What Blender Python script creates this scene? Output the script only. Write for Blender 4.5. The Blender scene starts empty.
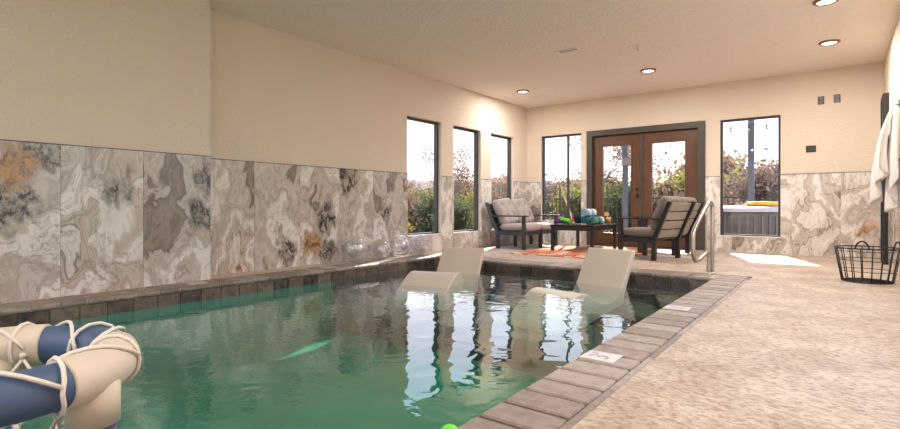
import bpy, bmesh, math, random
from mathutils import Vector, Matrix, noise as mnoise
random.seed(7)
PI = math.pi
S = bpy.context.scene
C = S.collection
# ------------------------------------------------------------------ camera
cam_d = bpy.data.cameras.new('camera'); cam = bpy.data.objects.new('camera', cam_d); C.objects.link(cam)
cam.location = (0, 0, 0.80)
cam.rotation_euler = (PI/2, 0, math.radians(37.2))
cam_d.sensor_width = 36.0; cam_d.lens = 36.0*511/900
cam_d.shift_y = -8.5/900
cam_d.clip_end = 500; cam_d.clip_start = 0.05
S.camera = cam
# ------------------------------------------------------------------ world
W = bpy.data.worlds.new('sky'); S.world = W; W.use_nodes = True
wn, wl = W.node_tree.nodes, W.node_tree.links
bg = wn['Background']
tc = wn.new('ShaderNodeTexCoord'); sx = wn.new('ShaderNodeSeparateXYZ'); rp = wn.new('ShaderNodeValToRGB')
wl.new(tc.outputs['Generated'], sx.inputs[0]); wl.new(sx.outputs['Z'], rp.inputs[0]); wl.new(rp.outputs[0], bg.inputs[0])
rp.color_ramp.elements[0].position = 0.0; rp.color_ramp.elements[0].color = (1.0, .90, .84, 1)
rp.color_ramp.elements[1].position = .6; rp.color_ramp.elements[1].color = (.45, .58, .85, 1)
e = rp.color_ramp.elements.new(.12); e.color = (.93, .91, .95, 1)
e = rp.color_ramp.elements.new(.3); e.color = (.72, .78, .93, 1)
bg.inputs[1].default_value = 2.0
# ------------------------------------------------------------------ sun
SUN_EL = math.radians(38)
sd = bpy.data.lights.new('sun', 'SUN'); sun = bpy.data.objects.new('sun', sd); C.objects.link(sun)
sd.energy = 11; sd.color = (1.0, .93, .82); sd.angle = math.radians(.6)
tr = Vector((.334*math.cos(SUN_EL), -.943*math.cos(SUN_EL), -math.sin(SUN_EL)))
sun.rotation_euler = tr.to_track_quat('-Z', 'Y').to_euler(); sun.location = (-8, 20, 15)
LAMP_W = 32
S.view_settings.view_transform = 'Standard'; S.view_settings.look = 'None'
S.view_settings.gamma = 1; S.view_settings.use_curve_mapping = False
S.view_settings.exposure = 0.40
S.cycles.use_denoising = True
S.cycles.max_bounces = 12; S.cycles.diffuse_bounces = 6; S.cycles.transparent_max_bounces = 24
S.cycles.caustics_reflective = False; S.cycles.caustics_refractive = False
S.cycles.sample_clamp_indirect = 6

# ------------------------------------------------------------------ helpers
def tag(o, label=None, cat=None, group=None, kind=None):
    if label: o['label'] = label
    if cat: o['category'] = cat
    if group: o['group'] = group
    if kind: o['kind'] = kind
    return o
def empty(name, loc=(0, 0, 0), rz=0, label=None, cat=None, group=None, rx=0):
    o = bpy.data.objects.new(name, None); C.objects.link(o)
    o.location = loc; o.rotation_euler = (rx, 0, rz); o.empty_display_size = .1
    return tag(o, label, cat, group)
def link(name, me, parent=None, loc=None, rot=None):
    o = bpy.data.objects.new(name, me); C.objects.link(o)
    if parent: o.parent = parent
    if loc is not None: o.location = loc
    if rot is not None: o.rotation_euler = rot
    return o
def obj(name, bm, mat, parent=None, loc=None, rot=None, smooth=False, bevel=0, seg=2, **kw):
    me = bpy.data.meshes.new(name)
    bmesh.ops.recalc_face_normals(bm, faces=bm.faces)
    bm.to_mesh(me); bm.free()
    if mat: me.materials.append(mat)
    if smooth:
        for p in me.polygons: p.use_smooth = True
    o = link(name, me, parent, loc, rot)
    if bevel:
        m = o.modifiers.new('b', 'BEVEL'); m.width = bevel; m.segments = seg; m.limit_method = 'ANGLE'; m.angle_limit = .6
    return tag(o, kw.get('label'), kw.get('cat'), kw.get('group'), kw.get('kind'))
def copy_tree(o, parent=None):
    c = o.copy(); C.objects.link(c); c.parent = parent
    for ch in list(o.children): copy_tree(ch, c)
    return c
def BM(): return bmesh.new()
def box(bm, x0, x1, y0, y1, z0, z1, M=None):
    vs = [Vector((x, y, z)) for x in (x0, x1) for y in (y0, y1) for z in (z0, z1)]
    if M: vs = [M @ v for v in vs]
    v = [bm.verts.new(p) for p in vs]
    for f in ((0,1,3,2),(4,6,7,5),(0,4,5,1),(2,3,7,6),(0,2,6,4),(1,5,7,3)): bm.faces.new([v[i] for i in f])
    return bm
def bx(x0, x1, y0, y1, z0, z1, M=None): return box(BM(), x0, x1, y0, y1, z0, z1, M)
def tube(bm, pts, r, n=8, closed=False, cap=True):
    pts = [Vector(p) for p in pts]; N = len(pts); rings = []; up = None
    for i, p in enumerate(pts):
        a = pts[(i-1) % N] if (closed or i > 0) else p
        b = pts[(i+1) % N] if (closed or i < N-1) else p
        t = (b-a).normalized()
        if up is None:
            up = Vector((0, 0, 1)) if abs(t.z) < .9 else Vector((1, 0, 0))
        s = t.cross(up).normalized(); up = s.cross(t).normalized()
        rr = r[i] if isinstance(r, (list, tuple)) else r
        rings.append([bm.verts.new(p + (s*math.cos(2*PI*k/n) + up*math.sin(2*PI*k/n))*rr) for k in range(n)])
    for i in range(N if closed else N-1):
        A, B = rings[i], rings[(i+1) % N]
        for k in range(n): bm.faces.new((A[k], A[(k+1) % n], B[(k+1) % n], B[k]))
    if cap and not closed:
        bm.faces.new(rings[0][::-1]); bm.faces.new(rings[-1])
    return bm
def tb(pts, r, n=8, closed=False): return tube(BM(), pts, r, n, closed)
def lathe(bm, prof, n=24, c=(0, 0, 0), M=None):
    rings = []
    for (r, z) in prof:
        if r < 1e-5: rings.append([bm.verts.new(Vector((c[0], c[1], c[2]+z)))])
        else: rings.append([bm.verts.new(Vector((c[0]+r*math.cos(2*PI*k/n), c[1]+r*math.sin(2*PI*k/n), c[2]+z))) for k in range(n)])
    for A, B in zip(rings, rings[1:]):
        for k in range(n):
            k2 = (k+1) % n
            if len(A) == 1 and len(B) == 1: continue
            if len(A) == 1: bm.faces.new((A[0], B[k], B[k2]))
            elif len(B) == 1: bm.faces.new((A[k], A[k2], B[0]))
            else: bm.faces.new((A[k], A[k2], B[k2], B[k]))
    if M: bmesh.ops.transform(bm, matrix=M, verts=bm.verts)
    return bm
def sphere(bm, c, r, n=12):
    return lathe(bm, [(r*math.sin(PI*i/(n//2)) if 0 < i < n//2 else 0, -r*math.cos(PI*i/(n//2))) for i in range(n//2+1)], n, c)
def cushion(w, d, h, tufts=(), nx=22, ny=22, puff=.32, wob=.004, seed=0):
    """rounded soft cushion centred at origin, w x d x h, buttons pulled in on top"""
    bm = BM(); L = {}
    def sgn(v, e): return math.copysign(abs(v)**e, v)
    for side in (1, -1):
        for i in range(nx+1):
            for j in range(ny+1):
                u, v = 2*i/nx-1, 2*j/ny-1
                edge = (i in (0, nx) or j in (0, ny))
                if side == -1 and edge: L[(side, i, j)] = L[(1, i, j)]; continue
                k = max(0, (1-u**4))*max(0, (1-v**4))
                z = side*h/2*(.0 + k**puff)
                # rounded corners in plan
                x = u*w/2*(1-.06*v**4); y = v*d/2*(1-.06*u**4)
                x *= 1-.03*abs(z)/(h/2); 
                for (tx, ty) in tufts:
                    q = (x-tx)**2+(y-ty)**2
                    z -= side*h*.22*math.exp(-q/(.045**2)) + side*h*.06*math.exp(-q/(.10**2))
                z += side*wob*mnoise.noise(Vector((x*9+seed, y*9, side*3)))*k**.3*4
                L[(side, i, j)] = bm.verts.new((x, y, z))
    for side in (1, -1):
        for i in range(nx):
            for j in range(ny):
                q = [L[(side, i, j)], L[(side, i+1, j)], L[(side, i+1, j+1)], L[(side, i, j+1)]]
                try: bm.faces.new(q if side == 1 else q[::-1])
                except ValueError: pass
    return bm
def prism(bm, outline, x0, x1):
    """outline of (y,z) extruded along x"""
    A = [bm.verts.new((x0, y, z)) for y, z in outline]; B = [bm.verts.new((x1, y, z)) for y, z in outline]
    n = len(outline)
    bm.faces.new(A); bm.faces.new(B[::-1])
    for i in range(n): bm.faces.new((A[i], B[i], B[(i+1) % n], A[(i+1) % n]))
    return bm
def panel_holes(u0, u1, v0, v1, holes, f, th, cuts_u=(), cuts_v=()):
    """slab with rectangular holes. f(u,v,w) -> Vector, w in 0..th"""
    us = sorted(set([u0, u1]+[a for h in holes for a in h[:2]]+list(cuts_u)))
    vs = sorted(set([v0, v1]+[a for h in holes for a in h[2:]]+list(cuts_v)))
    bm = BM(); cache = {}
    def V(i, j, k):
        if (i, j, k) not in cache: cache[(i, j, k)] = bm.verts.new(f(us[i], vs[j], k*th))
        return cache[(i, j, k)]
    def full(i, j):
        if i < 0 or j < 0 or i >= len(us)-1 or j >= len(vs)-1: return False
        cu, cv = (us[i]+us[i+1])/2, (vs[j]+vs[j+1])/2
        return not any(h[0] < cu < h[1] and h[2] < cv < h[3] for h in holes)
    for i in range(len(us)-1):
        for j in range(len(vs)-1):
            if not full(i, j): continue
            for k in (0, 1): bm.faces.new((V(i, j, k), V(i+1, j, k), V(i+1, j+1, k), V(i, j+1, k)))
            for di, dj, a, b in ((-1, 0, (i, j), (i, j+1)), (1, 0, (i+1, j), (i+1, j+1)), (0, -1, (i, j), (i+1, j)), (0, 1, (i, j+1), (i+1, j+1))):
                if not full(i+di, j+dj): bm.faces.new((V(*a, 0), V(*b, 0), V(*b, 1), V(*a, 1)))
    return bm

# ------------------------------------------------------------------ materials
MATS = {}
def mat(name, col, rough=.6, metal=0, bump=None, vary=None, emit=None, spec=.5, sheen=0, coat=0):
    """bump=(scale, strength, dist), vary=(scale, amount, other colour)"""
    if name in MATS: return MATS[name]
    m = bpy.data.materials.new(name); m.use_nodes = True; nt = m.node_tree; N, L = nt.nodes, nt.links
    p = N['Principled BSDF']; p.inputs['Base Color'].default_value = (*col, 1); p.inputs['Roughness'].default_value = rough
    p.inputs['Metallic'].default_value = metal; p.inputs['Specular IOR Level'].default_value = spec
    if coat: p.inputs['Coat Weight'].default_value = coat
    if sheen: p.inputs['Sheen Weight'].default_value = sheen
    t = None
    if bump or vary: t = N.new('ShaderNodeTexCoord')
    if vary:
        n = N.new('ShaderNodeTexNoise'); n.inputs['Scale'].default_value = vary[0]; n.inputs['Detail'].default_value = 5
        L.new(t.outputs['Object'], n.inputs['Vector'])
        r = N.new('ShaderNodeMapRange'); r.inputs[1].default_value = .5-.25; r.inputs[2].default_value = .5+.25; r.inputs[4].default_value = vary[1]
        L.new(n.outputs['Fac'], r.inputs[0])
        mx = N.new('ShaderNodeMix'); mx.data_type = 'RGBA'; mx.inputs[6].default_value = (*col, 1); mx.inputs[7].default_value = (*vary[2], 1)
        L.new(r.outputs[0], mx.inputs[0]); L.new(mx.outputs[2], p.inputs['Base Color'])
    if bump:
        n = N.new('ShaderNodeTexNoise'); n.inputs['Scale'].default_value = bump[0]; n.inputs['Detail'].default_value = 4
        L.new(t.outputs['Object'], n.inputs['Vector'])
        b = N.new('ShaderNodeBump'); b.inputs['Strength'].default_value = bump[1]; b.inputs['Distance'].default_value = bump[2]
        L.new(n.outputs['Fac'], b.inputs['Height']); L.new(b.outputs[0], p.inputs['Normal'])
    if emit:
        p.inputs['Emission Color'].default_value = (*emit[0], 1); p.inputs['Emission Strength'].default_value = emit[1]
    MATS[name] = m
    return m
def seed_attr(N, name):
    a = N.new('ShaderNodeAttribute'); a.attribute_type = 'OBJECT'; a.attribute_name = name; return a
def sset(nd, **kw):
    for k, v in kw.items(): nd.inputs[k].default_value = v
    return nd

plaster = mat('wall_plaster', (.74, .638, .54), .85, bump=(34, 1.0, .012), vary=(1.2, .25, (.69, .60, .49)), spec=.2)
ceil_m = mat('ceiling_plaster', (.88, .785, .71), .9, bump=(26, 1.0, .020), vary=(14, .35, (.80, .72, .64)), spec=.15)
dark_metal = mat('dark_window_metal', (.035, .033, .035), .4)
grey_trim = mat('dark_bronze_trim', (.055, .047, .04), .5, vary=(4, .4, (.08, .07, .06)))
black = mat('black_plastic', (.012, .012, .012), .4)
white_pl = mat('white_plastic', (.8, .79, .77), .4)
steel = mat('brushed_steel', (.52, .475, .43), .28, 1.0)
black_wood = mat('charcoal_painted_wood', (.018, .017, .018), .35, bump=(40, .1, .002))
navy_wood = mat('slate_painted_wood', (.030, .040, .050), .4, bump=(40, .1, .002))

def marble_material():
    m = bpy.data.materials.new('onyx_marble'); m.use_nodes = True; nt = m.node_tree; N, L = nt.nodes, nt.links
    p = N['Principled BSDF']; p.inputs['Roughness'].default_value = .16
    t = N.new('ShaderNodeTexCoord')
    sd_ = seed_attr(N, 'seed')
    cm = N.new('ShaderNodeCombineXYZ'); L.new(sd_.outputs['Fac'], cm.inputs[1]); 
    mp = N.new('ShaderNodeVectorMath'); mp.operation = 'MULTIPLY'; mp.inputs[1].default_value = (1.0, 1.0, .55)
    L.new(t.outputs['Object'], mp.inputs[0])
    ad = N.new('ShaderNodeVectorMath'); ad.operation = 'ADD'; L.new(mp.outputs[0], ad.inputs[0]); L.new(cm.outputs[0], ad.inputs[1])
    w1 = sset(N.new('ShaderNodeTexNoise'), Scale=1.7, Detail=3.0, Roughness=.5); L.new(ad.outputs[0], w1.inputs['Vector'])
    def warp(src, noise, amt):
        s = N.new('ShaderNodeVectorMath'); s.operation = 'SUBTRACT'; s.inputs[1].default_value = (.5, .5, .5); L.new(noise.outputs['Color'], s.inputs[0])
        k = N.new('ShaderNodeVectorMath'); k.operation = 'SCALE'; k.inputs['Scale'].default_value = amt; L.new(s.outputs[0], k.inputs[0])
        a = N.new('ShaderNodeVectorMath'); a.operation = 'ADD'; L.new(src.outputs[0], a.inputs[0]); L.new(k.outputs[0], a.inputs[1]); return a
    def mapr(src, a, b, lo=0.0, hi=1.0):
        m_ = N.new('ShaderNodeMapRange'); m_.inputs[1].default_value = a; m_.inputs[2].default_value = b; m_.inputs[3].default_value = lo; m_.inputs[4].default_value = hi; L.new(src, m_.inputs[0]); return m_.outputs[0]
    def mth(op, a, b=None, v=None):
        m_ = N.new('ShaderNodeMath'); m_.operation = op; L.new(a, m_.inputs[0])
        if b is not None: L.new(b, m_.inputs[1])
        if v is not None: m_.inputs[1].default_value = v
        return m_.outputs[0]
    def mixc(fac, a, b, mode='MIX'):
        m_ = N.new('ShaderNodeMix'); m_.data_type = 'RGBA'; m_.blend_type = mode; L.new(fac, m_.inputs[0])
        if isinstance(a, tuple): m_.inputs[6].default_value = (*a, 1)
        else: L.new(a, m_.inputs[6])
        if isinstance(b, tuple): m_.inputs[7].default_value = (*b, 1)
        else: L.new(b, m_.inputs[7])
        return m_
    wp = warp(ad, w1, .9)
    f = sset(N.new('ShaderNodeTexNoise'), Scale=1.25, Detail=5.0, Roughness=.52); L.new(wp.outputs[0], f.inputs['Vector'])
    r = N.new('ShaderNodeValToRGB'); L.new(f.outputs['Fac'], r.inputs[0]); cr = r.color_ramp
    stops = [(.30, (.20, .165, .14)), (.36, (.34, .29, .25)), (.385, (.20, .16, .135)), (.40, (.52, .47, .43)), (.445, (.62, .57, .53)), (.46, (.46, .405, .36)), (.485, (.55, .50, .46)),
             (.50, (.74, .70, .68)), (.535, (.80, .77, .755)), (.55, (.62, .565, .52)), (.575, (.50, .44, .39)), (.60, (.57, .52, .47)), (.612, (.33, .28, .24)), (.622, (.70, .66, .63)), (.70, (.78, .745, .725))]
    cr.elements[0].position = stops[0][0]; cr.elements[0].color = (*stops[0][1], 1)
    cr.elements[1].position = stops[-1][0]; cr.elements[1].color = (*stops[-1][1], 1)
    for q, c in stops[1:-1]: e_ = cr.elements.new(q); e_.color = (*c, 1)
    # fine agate contour lines, only inside some zones
    sn = mth('SINE', mth('MULTIPLY', f.outputs['Fac'], v=230.0))
    zn = sset(N.new('ShaderNodeTexNoise'), Scale=2.4, Detail=2.0); L.new(wp.outputs[0], zn.inputs['Vector'])
    fac = mth('MULTIPLY', mapr(sn, .2, 1, 0, .55), mapr(zn.outputs['Fac'], .46, .60))
    m1 = mixc(fac, r.outputs[0], (.60, .53, .46), 'MULTIPLY')
    # thin dark veins
    vn = sset(N.new('ShaderNodeTexNoise'), Scale=2.6, Detail=8.0, Roughness=.6); L.new(wp.outputs[0], vn.inputs['Vector'])
    av = mth('ABSOLUTE', mth('SUBTRACT', vn.outputs['Fac'], v=.5))
    m1b = mixc(mapr(av, .0, .012, .65, 0), m1.outputs[2], (.30, .25, .21))
    # granular mottling
    g = sset(N.new('ShaderNodeTexNoise'), Scale=26, Detail=6.0, Roughness=.75); L.new(wp.outputs[0], g.inputs['Vector'])
    gz_ = sset(N.new('ShaderNodeTexNoise'), Scale=3.0, Detail=3.0); L.new(ad.outputs[0], gz_.inputs['Vector'])
    m2 = mixc(mth('MULTIPLY', mapr(g.outputs['Fac'], .50, .62, 0, .75), mapr(gz_.outputs['Fac'], .44, .62, .15, 1)), m1b.outputs[2], (.56, .49, .43), 'MULTIPLY')
    # blobs: dark and rust regions, centre in attribute (x, z, radius)
    w2 = sset(N.new('ShaderNodeTexNoise'), Scale=5, Detail=5.0, Roughness=.6); L.new(ad.outputs[0], w2.inputs['Vector'])
    wo = warp(t, w2, .55)
    wo.inputs[0].default_value = (0, 0, 0); L.new(t.outputs['Object'], wo.inputs[0])
    last = m2
    for nm, ca, cb, sc in (('dark', (.045, .036, .031), (.44, .39, .34), 11), ('dark_b', (.06, .05, .042), (.42, .37, .32), 15), ('rust', (.56, .30, .12), (.15, .10, .07), 9)):
        a = seed_attr(N, nm); sp = N.new('ShaderNodeSeparateXYZ'); L.new(a.outputs['Vector'], sp.inputs[0])
        c2 = N.new('ShaderNodeCombineXYZ'); L.new(sp.outputs[0], c2.inputs[0]); L.new(sp.outputs[1], c2.inputs[2])
        df = N.new('ShaderNodeVectorMath'); df.operation = 'SUBTRACT'; L.new(wo.outputs[0], df.inputs[0]); L.new(c2.outputs[0], df.inputs[1])
        dm = N.new('ShaderNodeVectorMath'); dm.operation = 'MULTIPLY'; dm.inputs[1].default_value = (1, 0, .8); L.new(df.outputs[0], dm.inputs[0])
        ln = N.new('ShaderNodeVectorMath'); ln.operation = 'LENGTH'; L.new(dm.outputs[0], ln.inputs[0])
        dv = N.new('ShaderNodeMath'); dv.operation = 'SUBTRACT'; L.new(sp.outputs[2], dv.inputs[0]); L.new(ln.outputs['Value'], dv.inputs[1])
        mk = N.new('ShaderNodeMapRange'); mk.interpolation_type = 'SMOOTHSTEP'; mk.inputs[1].default_value = -.05; mk.inputs[2].default_value = .05; L.new(dv.outputs[0], mk.inputs[0])
        nn = sset(N.new('ShaderNodeTexNoise'), Scale=float(sc), Detail=5.0, Roughness=.65); L.new(wo.outputs[0], nn.inputs['Vector'])
        rr = N.new('ShaderNodeValToRGB'); L.new(nn.outputs['Fac'], rr.inputs[0])
        rr.color_ramp.elements[0].position = .42; rr.color_ramp.elements[0].color = (*ca, 1); rr.color_ramp.elements[1].position = .6; rr.color_ramp.elements[1].color = (*cb, 1)
        mx = N.new('ShaderNodeMix'); mx.data_type = 'RGBA'; L.new(mk.outputs[0], mx.inputs[0]); L.new(last.outputs[2], mx.inputs[6]); L.new(rr.outputs[0], mx.inputs[7])
        last = mx
    L.new(last.outputs[2], p.inputs['Base Color'])
    return m
marble = marble_material()

def stone_deck():
    m = bpy.data.materials.new('textured_stone_deck'); m.use_nodes = True; nt = m.node_tree; N, L = nt.nodes, nt.links
    p = N['Principled BSDF']; p.inputs['Roughness'].default_value = .5
    t = N.new('ShaderNodeTexCoord')
    a = sset(N.new('ShaderNodeTexNoise'), Scale=2.6, Detail=9.0, Roughness=.78); L.new(t.outputs['Object'], a.inputs['Vector'])
    r = N.new('ShaderNodeValToRGB'); L.new(a.outputs['Fac'], r.inputs[0])
    r.color_ramp.elements[0].position = .42; r.color_ramp.elements[0].color = (.43, .335, .265, 1)
    r.color_ramp.elements[1].position = .58; r.color_ramp.elements[1].color = (.60, .505, .43, 1)
    mp = N.new('ShaderNodeMapping'); mp.inputs['Scale'].default_value = (26, 40, 26); mp.inputs['Rotation'].default_value = (0, 0, .6); L.new(t.outputs['Object'], mp.inputs[0])
    b = sset(N.new('ShaderNodeTexNoise'), Scale=1.0, Detail=7.0, Roughness=.7); L.new(mp.outputs[0], b.inputs['Vector'])
    mr = N.new('ShaderNodeMapRange'); mr.inputs[1].default_value = .46; mr.inputs[2].default_value = .60; mr.inputs[4].default_value = .95; L.new(b.outputs['Fac'], mr.inputs[0])
    mx = N.new('ShaderNodeMix'); mx.data_type = 'RGBA'; mx.blend_type = 'MULTIPLY'; mx.inputs[7].default_value = (.58, .48, .42, 1)
    L.new(mr.outputs[0], mx.inputs[0]); L.new(r.outputs[0], mx.inputs[6]); L.new(mx.outputs[2], p.inputs['Base Color'])
    bp = N.new('ShaderNodeBump'); bp.inputs['Strength'].default_value = .6; bp.inputs['Distance'].default_value = .006
    L.new(b.outputs['Fac'], bp.inputs['Height']); L.new(bp.outputs[0], p.inputs['Normal'])
    return m
deck_m = stone_deck()

def glass_mat(name, tint=(1, 1, 1), bump=None, ior=1.45, boost=0):
    m = bpy.data.materials.new(name); m.use_nodes = True; nt = m.node_tree; N, L = nt.nodes, nt.links
    N.remove(N['Principled BSDF'])
    T = N.new('ShaderNodeBsdfTransparent'); T.inputs[0].default_value = (*tint, 1)
    G = N.new('ShaderNodeBsdfGlossy'); G.inputs['Roughness'].default_value = .02
    F = N.new('ShaderNodeFresnel'); F.inputs[0].default_value = ior
    X = N.new('ShaderNodeMixShader')
    ad = N.new('ShaderNodeMath'); ad.operation = 'ADD'; ad.inputs[1].default_value = boost; ad.use_clamp = True
    L.new(F.outputs[0], ad.inputs[0])
    ge = N.new('ShaderNodeNewGeometry'); om = N.new('ShaderNodeMath'); om.operation = 'SUBTRACT'; om.inputs[0].default_value = 1; L.new(ge.outputs['Backfacing'], om.inputs[1])
    mm = N.new('ShaderNodeMath'); mm.operation = 'MULTIPLY'; L.new(ad.outputs[0], mm.inputs[0]); L.new(om.outputs[0], mm.inputs[1]); L.new(mm.outputs[0], X.inputs[0])
    L.new(T.outputs[0], X.inputs[1]); L.new(G.outputs[0], X.inputs[2])
    L.new(X.outputs[0], N['Material Output'].inputs[0])
    if bump:
        t = N.new('ShaderNodeTexCoord'); n = sset(N.new('ShaderNodeTexNoise'), Scale=float(bump[0]), Detail=3.0); L.new(t.outputs['Object'], n.inputs['Vector'])
        b = N.new('ShaderNodeBump'); b.inputs['Strength'].default_value = bump[1]; b.inputs['Distance'].default_value = bump[2]
        L.new(n.outputs['Fac'], b.inputs['Height'])
        for q in (G, F): L.new(b.outputs[0], q.inputs['Normal'])
    return m
glass = glass_mat('window_glass', (.96, .96, .97))
def haze_rim_light(m, amt):  # slight plastic haze, plus white painted in for bright rims
    nt = m.node_tree; N, L = nt.nodes, nt.links; out = N['Material Output']; src = out.inputs[0].links[0].from_socket
    D = N.new('ShaderNodeBsdfDiffuse'); D.inputs[0].default_value = (.92, .92, .95, 1); T2 = N.new('ShaderNodeBsdfTranslucent'); T2.inputs[0].default_value = (.92, .92, .95, 1)
    A = N.new('ShaderNodeMixShader'); L.new(D.outputs[0], A.inputs[1]); L.new(T2.outputs[0], A.inputs[2])
    W_ = N.new('ShaderNodeLayerWeight'); W_.inputs[0].default_value = .35
    t = N.new('ShaderNodeTexCoord'); n = sset(N.new('ShaderNodeTexNoise'), Scale=14.0, Detail=5.0, Roughness=.7, Distortion=1.5); L.new(t.outputs['Object'], n.inputs['Vector'])
    r = N.new('ShaderNodeMapRange'); r.inputs[1].default_value = .50; r.inputs[2].default_value = .66; r.inputs[4].default_value = amt; L.new(n.outputs['Fac'], r.inputs[0])
    w2 = N.new('ShaderNodeMath'); w2.operation = 'POWER'; w2.inputs[1].default_value = 2.5; L.new(W_.outputs['Facing'], w2.inputs[0])
    w = N.new('ShaderNodeMath'); w.operation = 'MULTIPLY_ADD'; w.inputs[1].default_value = .8; w.use_clamp = True; L.new(w2.outputs[0], w.inputs[0]); L.new(r.outputs[0], w.inputs[2])
    X = N.new('ShaderNodeMixShader'); L.new(w.outputs[0], X.inputs[0]); L.new(src, X.inputs[1]); L.new(A.outputs[0], X.inputs[2]); L.new(X.outputs[0], out.inputs[0])
bubble = glass_mat('clear_plastic', (.95, .95, .96), (9, 1.0, .03), 1.5, .22)
bubble_c = glass_mat('crinkled_clear_plastic', (.90, .89, .92), (30, 1.0, .03), 1.5, .26)

haze_rim_light(bubble, .35); haze_rim_light(bubble_c, .55)
def water_material():
    m = bpy.data.materials.new('pool_water'); m.use_nodes = True; nt = m.node_tree; N, L = nt.nodes, nt.links
    N.remove(N['Principled BSDF'])
    T = N.new('ShaderNodeBsdfTransparent'); G = N.new('ShaderNodeBsdfGlossy'); G.inputs['Roughness'].default_value = .015
    F = N.new('ShaderNodeFresnel'); F.inputs[0].default_value = 1.6; X = N.new('ShaderNodeMixShader')
    ge = N.new('ShaderNodeNewGeometry'); om = N.new('ShaderNodeMath'); om.operation = 'SUBTRACT'; om.inputs[0].default_value = 1; L.new(ge.outputs['Backfacing'], om.inputs[1])
    mm = N.new('ShaderNodeMath'); mm.operation = 'MULTIPLY'; L.new(F.outputs[0], mm.inputs[0]); L.new(om.outputs[0], mm.inputs[1])
    m2 = N.new('ShaderNodeMath'); m2.operation = 'MULTIPLY'; m2.use_clamp = True; m2.inputs[1].default_value = 1.45; L.new(mm.outputs[0], m2.inputs[0]); L.new(m2.outputs[0], X.inputs[0])
    L.new(T.outputs[0], X.inputs[1]); L.new(G.outputs[0], X.inputs[2]); L.new(X.outputs[0], N['Material Output'].inputs[0])
    t = N.new('ShaderNodeTexCoord')
    n1 = sset(N.new('ShaderNodeTexNoise'), Scale=3.2, Detail=2.0, Distortion=.6); n2 = sset(N.new('ShaderNodeTexNoise'), Scale=17.0, Detail=2.0, Distortion=.4)
    n3 = sset(N.new('ShaderNodeTexNoise'), Scale=.55, Detail=1.0)
    for n in (n1, n2, n3): L.new(t.outputs['Object'], n.inputs['Vector'])
    mr = N.new('ShaderNodeMapRange'); mr.inputs[1].default_value = .42; mr.inputs[2].default_value = .62; mr.inputs[3].default_value = .02; mr.inputs[4].default_value = .22; L.new(n3.outputs['Fac'], mr.inputs[0])
    mu = N.new('ShaderNodeMath'); mu.operation = 'MULTIPLY'; L.new(n2.outputs['Fac'], mu.inputs[0]); L.new(mr.outputs[0], mu.inputs[1])
    ad = N.new('ShaderNodeMath'); ad.operation = 'ADD'; L.new(n1.outputs['Fac'], ad.inputs[0]); L.new(mu.outputs[0], ad.inputs[1])
    b = N.new('ShaderNodeBump'); b.inputs['Strength'].default_value = 1; b.inputs['Distance'].default_value = .0065
    L.new(ad.outputs[0], b.inputs['Height'])
    for q in (G, F): L.new(b.outputs[0], q.inputs['Normal'])
    V = N.new('ShaderNodeVolumeAbsorption'); V.inputs['Color'].default_value = (.12, .78, .66, 1); V.inputs['Density'].default_value = 1.0
    L.new(V.outputs[0], N['Material Output'].inputs['Volume'])
    return m
water_m = water_material()

# ================================================================== SETTING
XL, XN, XR, YB, YF, H = -5.52, -5.277, .555, 10.1, -3.2, 2.977
WL = [(6.13, 7.02), (7.37, 8.26), (8.63, 9.52)]; WZ0, WZ1 = .31, 2.26
WB4 = (-5.17, -4.24, .47, 2.32); WB5 = (-1.66, -.76, .27, 2.32); DB = (-4.02, -2.0, 0.0, 2.23)
TH = .16
wl_ = obj('wall_left', panel_holes(2.0, YB+TH, -.3, H, [(a, b, WZ0, WZ1) for a, b in WL], lambda u, v, w: Vector((XL-w, u, v)), TH), plaster, kind='structure')
wln = obj('wall_left_front', bx(XL-TH, XN, YF-TH, 2.765, -.3, H), plaster, kind='structure')
wb = obj('wall_back', panel_holes(XL-TH, XR+TH, -.3, H, [WB4, WB5, DB], lambda u, v, w: Vector((u, YB+w, v)), TH), plaster, kind='structure')
RW_ADDED = [(2.2, 4.0, .3, 2.6), (4.5, 6.3, .3, 2.6)]  # unseen openings added so daylight reaches the left wall
wr = obj('wall_right', panel_holes(YF-TH, YB, -.3, H, RW_ADDED, lambda u, v, w: Vector((XR+w, u, v)), TH), plaster, kind='structure')
FW_ADDED = [(-5.0, -2.6, .1, 2.7), (-2.3, .1, .1, 2.7)]  # unseen glazing added behind the camera for more daylight
wf = obj('wall_front', panel_holes(XN, XR, -.3, H, FW_ADDED, lambda u, v, w: Vector((u, YF-w, v)), TH), plaster, kind='structure')
ce = obj('ceiling', bx(XL-TH, XR+TH, YF-TH, YB+TH, H, H+.15), ceil_m, kind='structure')
PX0, PX1, PY0, PY1 = -4.95, -1.10, -1.7, 6.30
CW = .30
hole = (PX0-CW, -.765, PY0-.3, 6.68)
fl = obj('floor', panel_holes(XL, XR, YF, YB, [hole], lambda u, v, w: Vector((u, v, -w)), .25), deck_m, kind='structure')
ledge_m = mat('ledge_stone', (.30, .25, .21), .6, bump=(30, .5, .004), vary=(6, .7, (.20, .16, .13)))
obj('trim_1', bx(XL, PX0-CW, PY0-.3, 6.68, 0.0, .03), mat('tan_ledge', (.48, .40, .33), .5, bump=(25, .5, .004), vary=(3, .7, (.60, .52, .45))), kind='structure')

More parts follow.
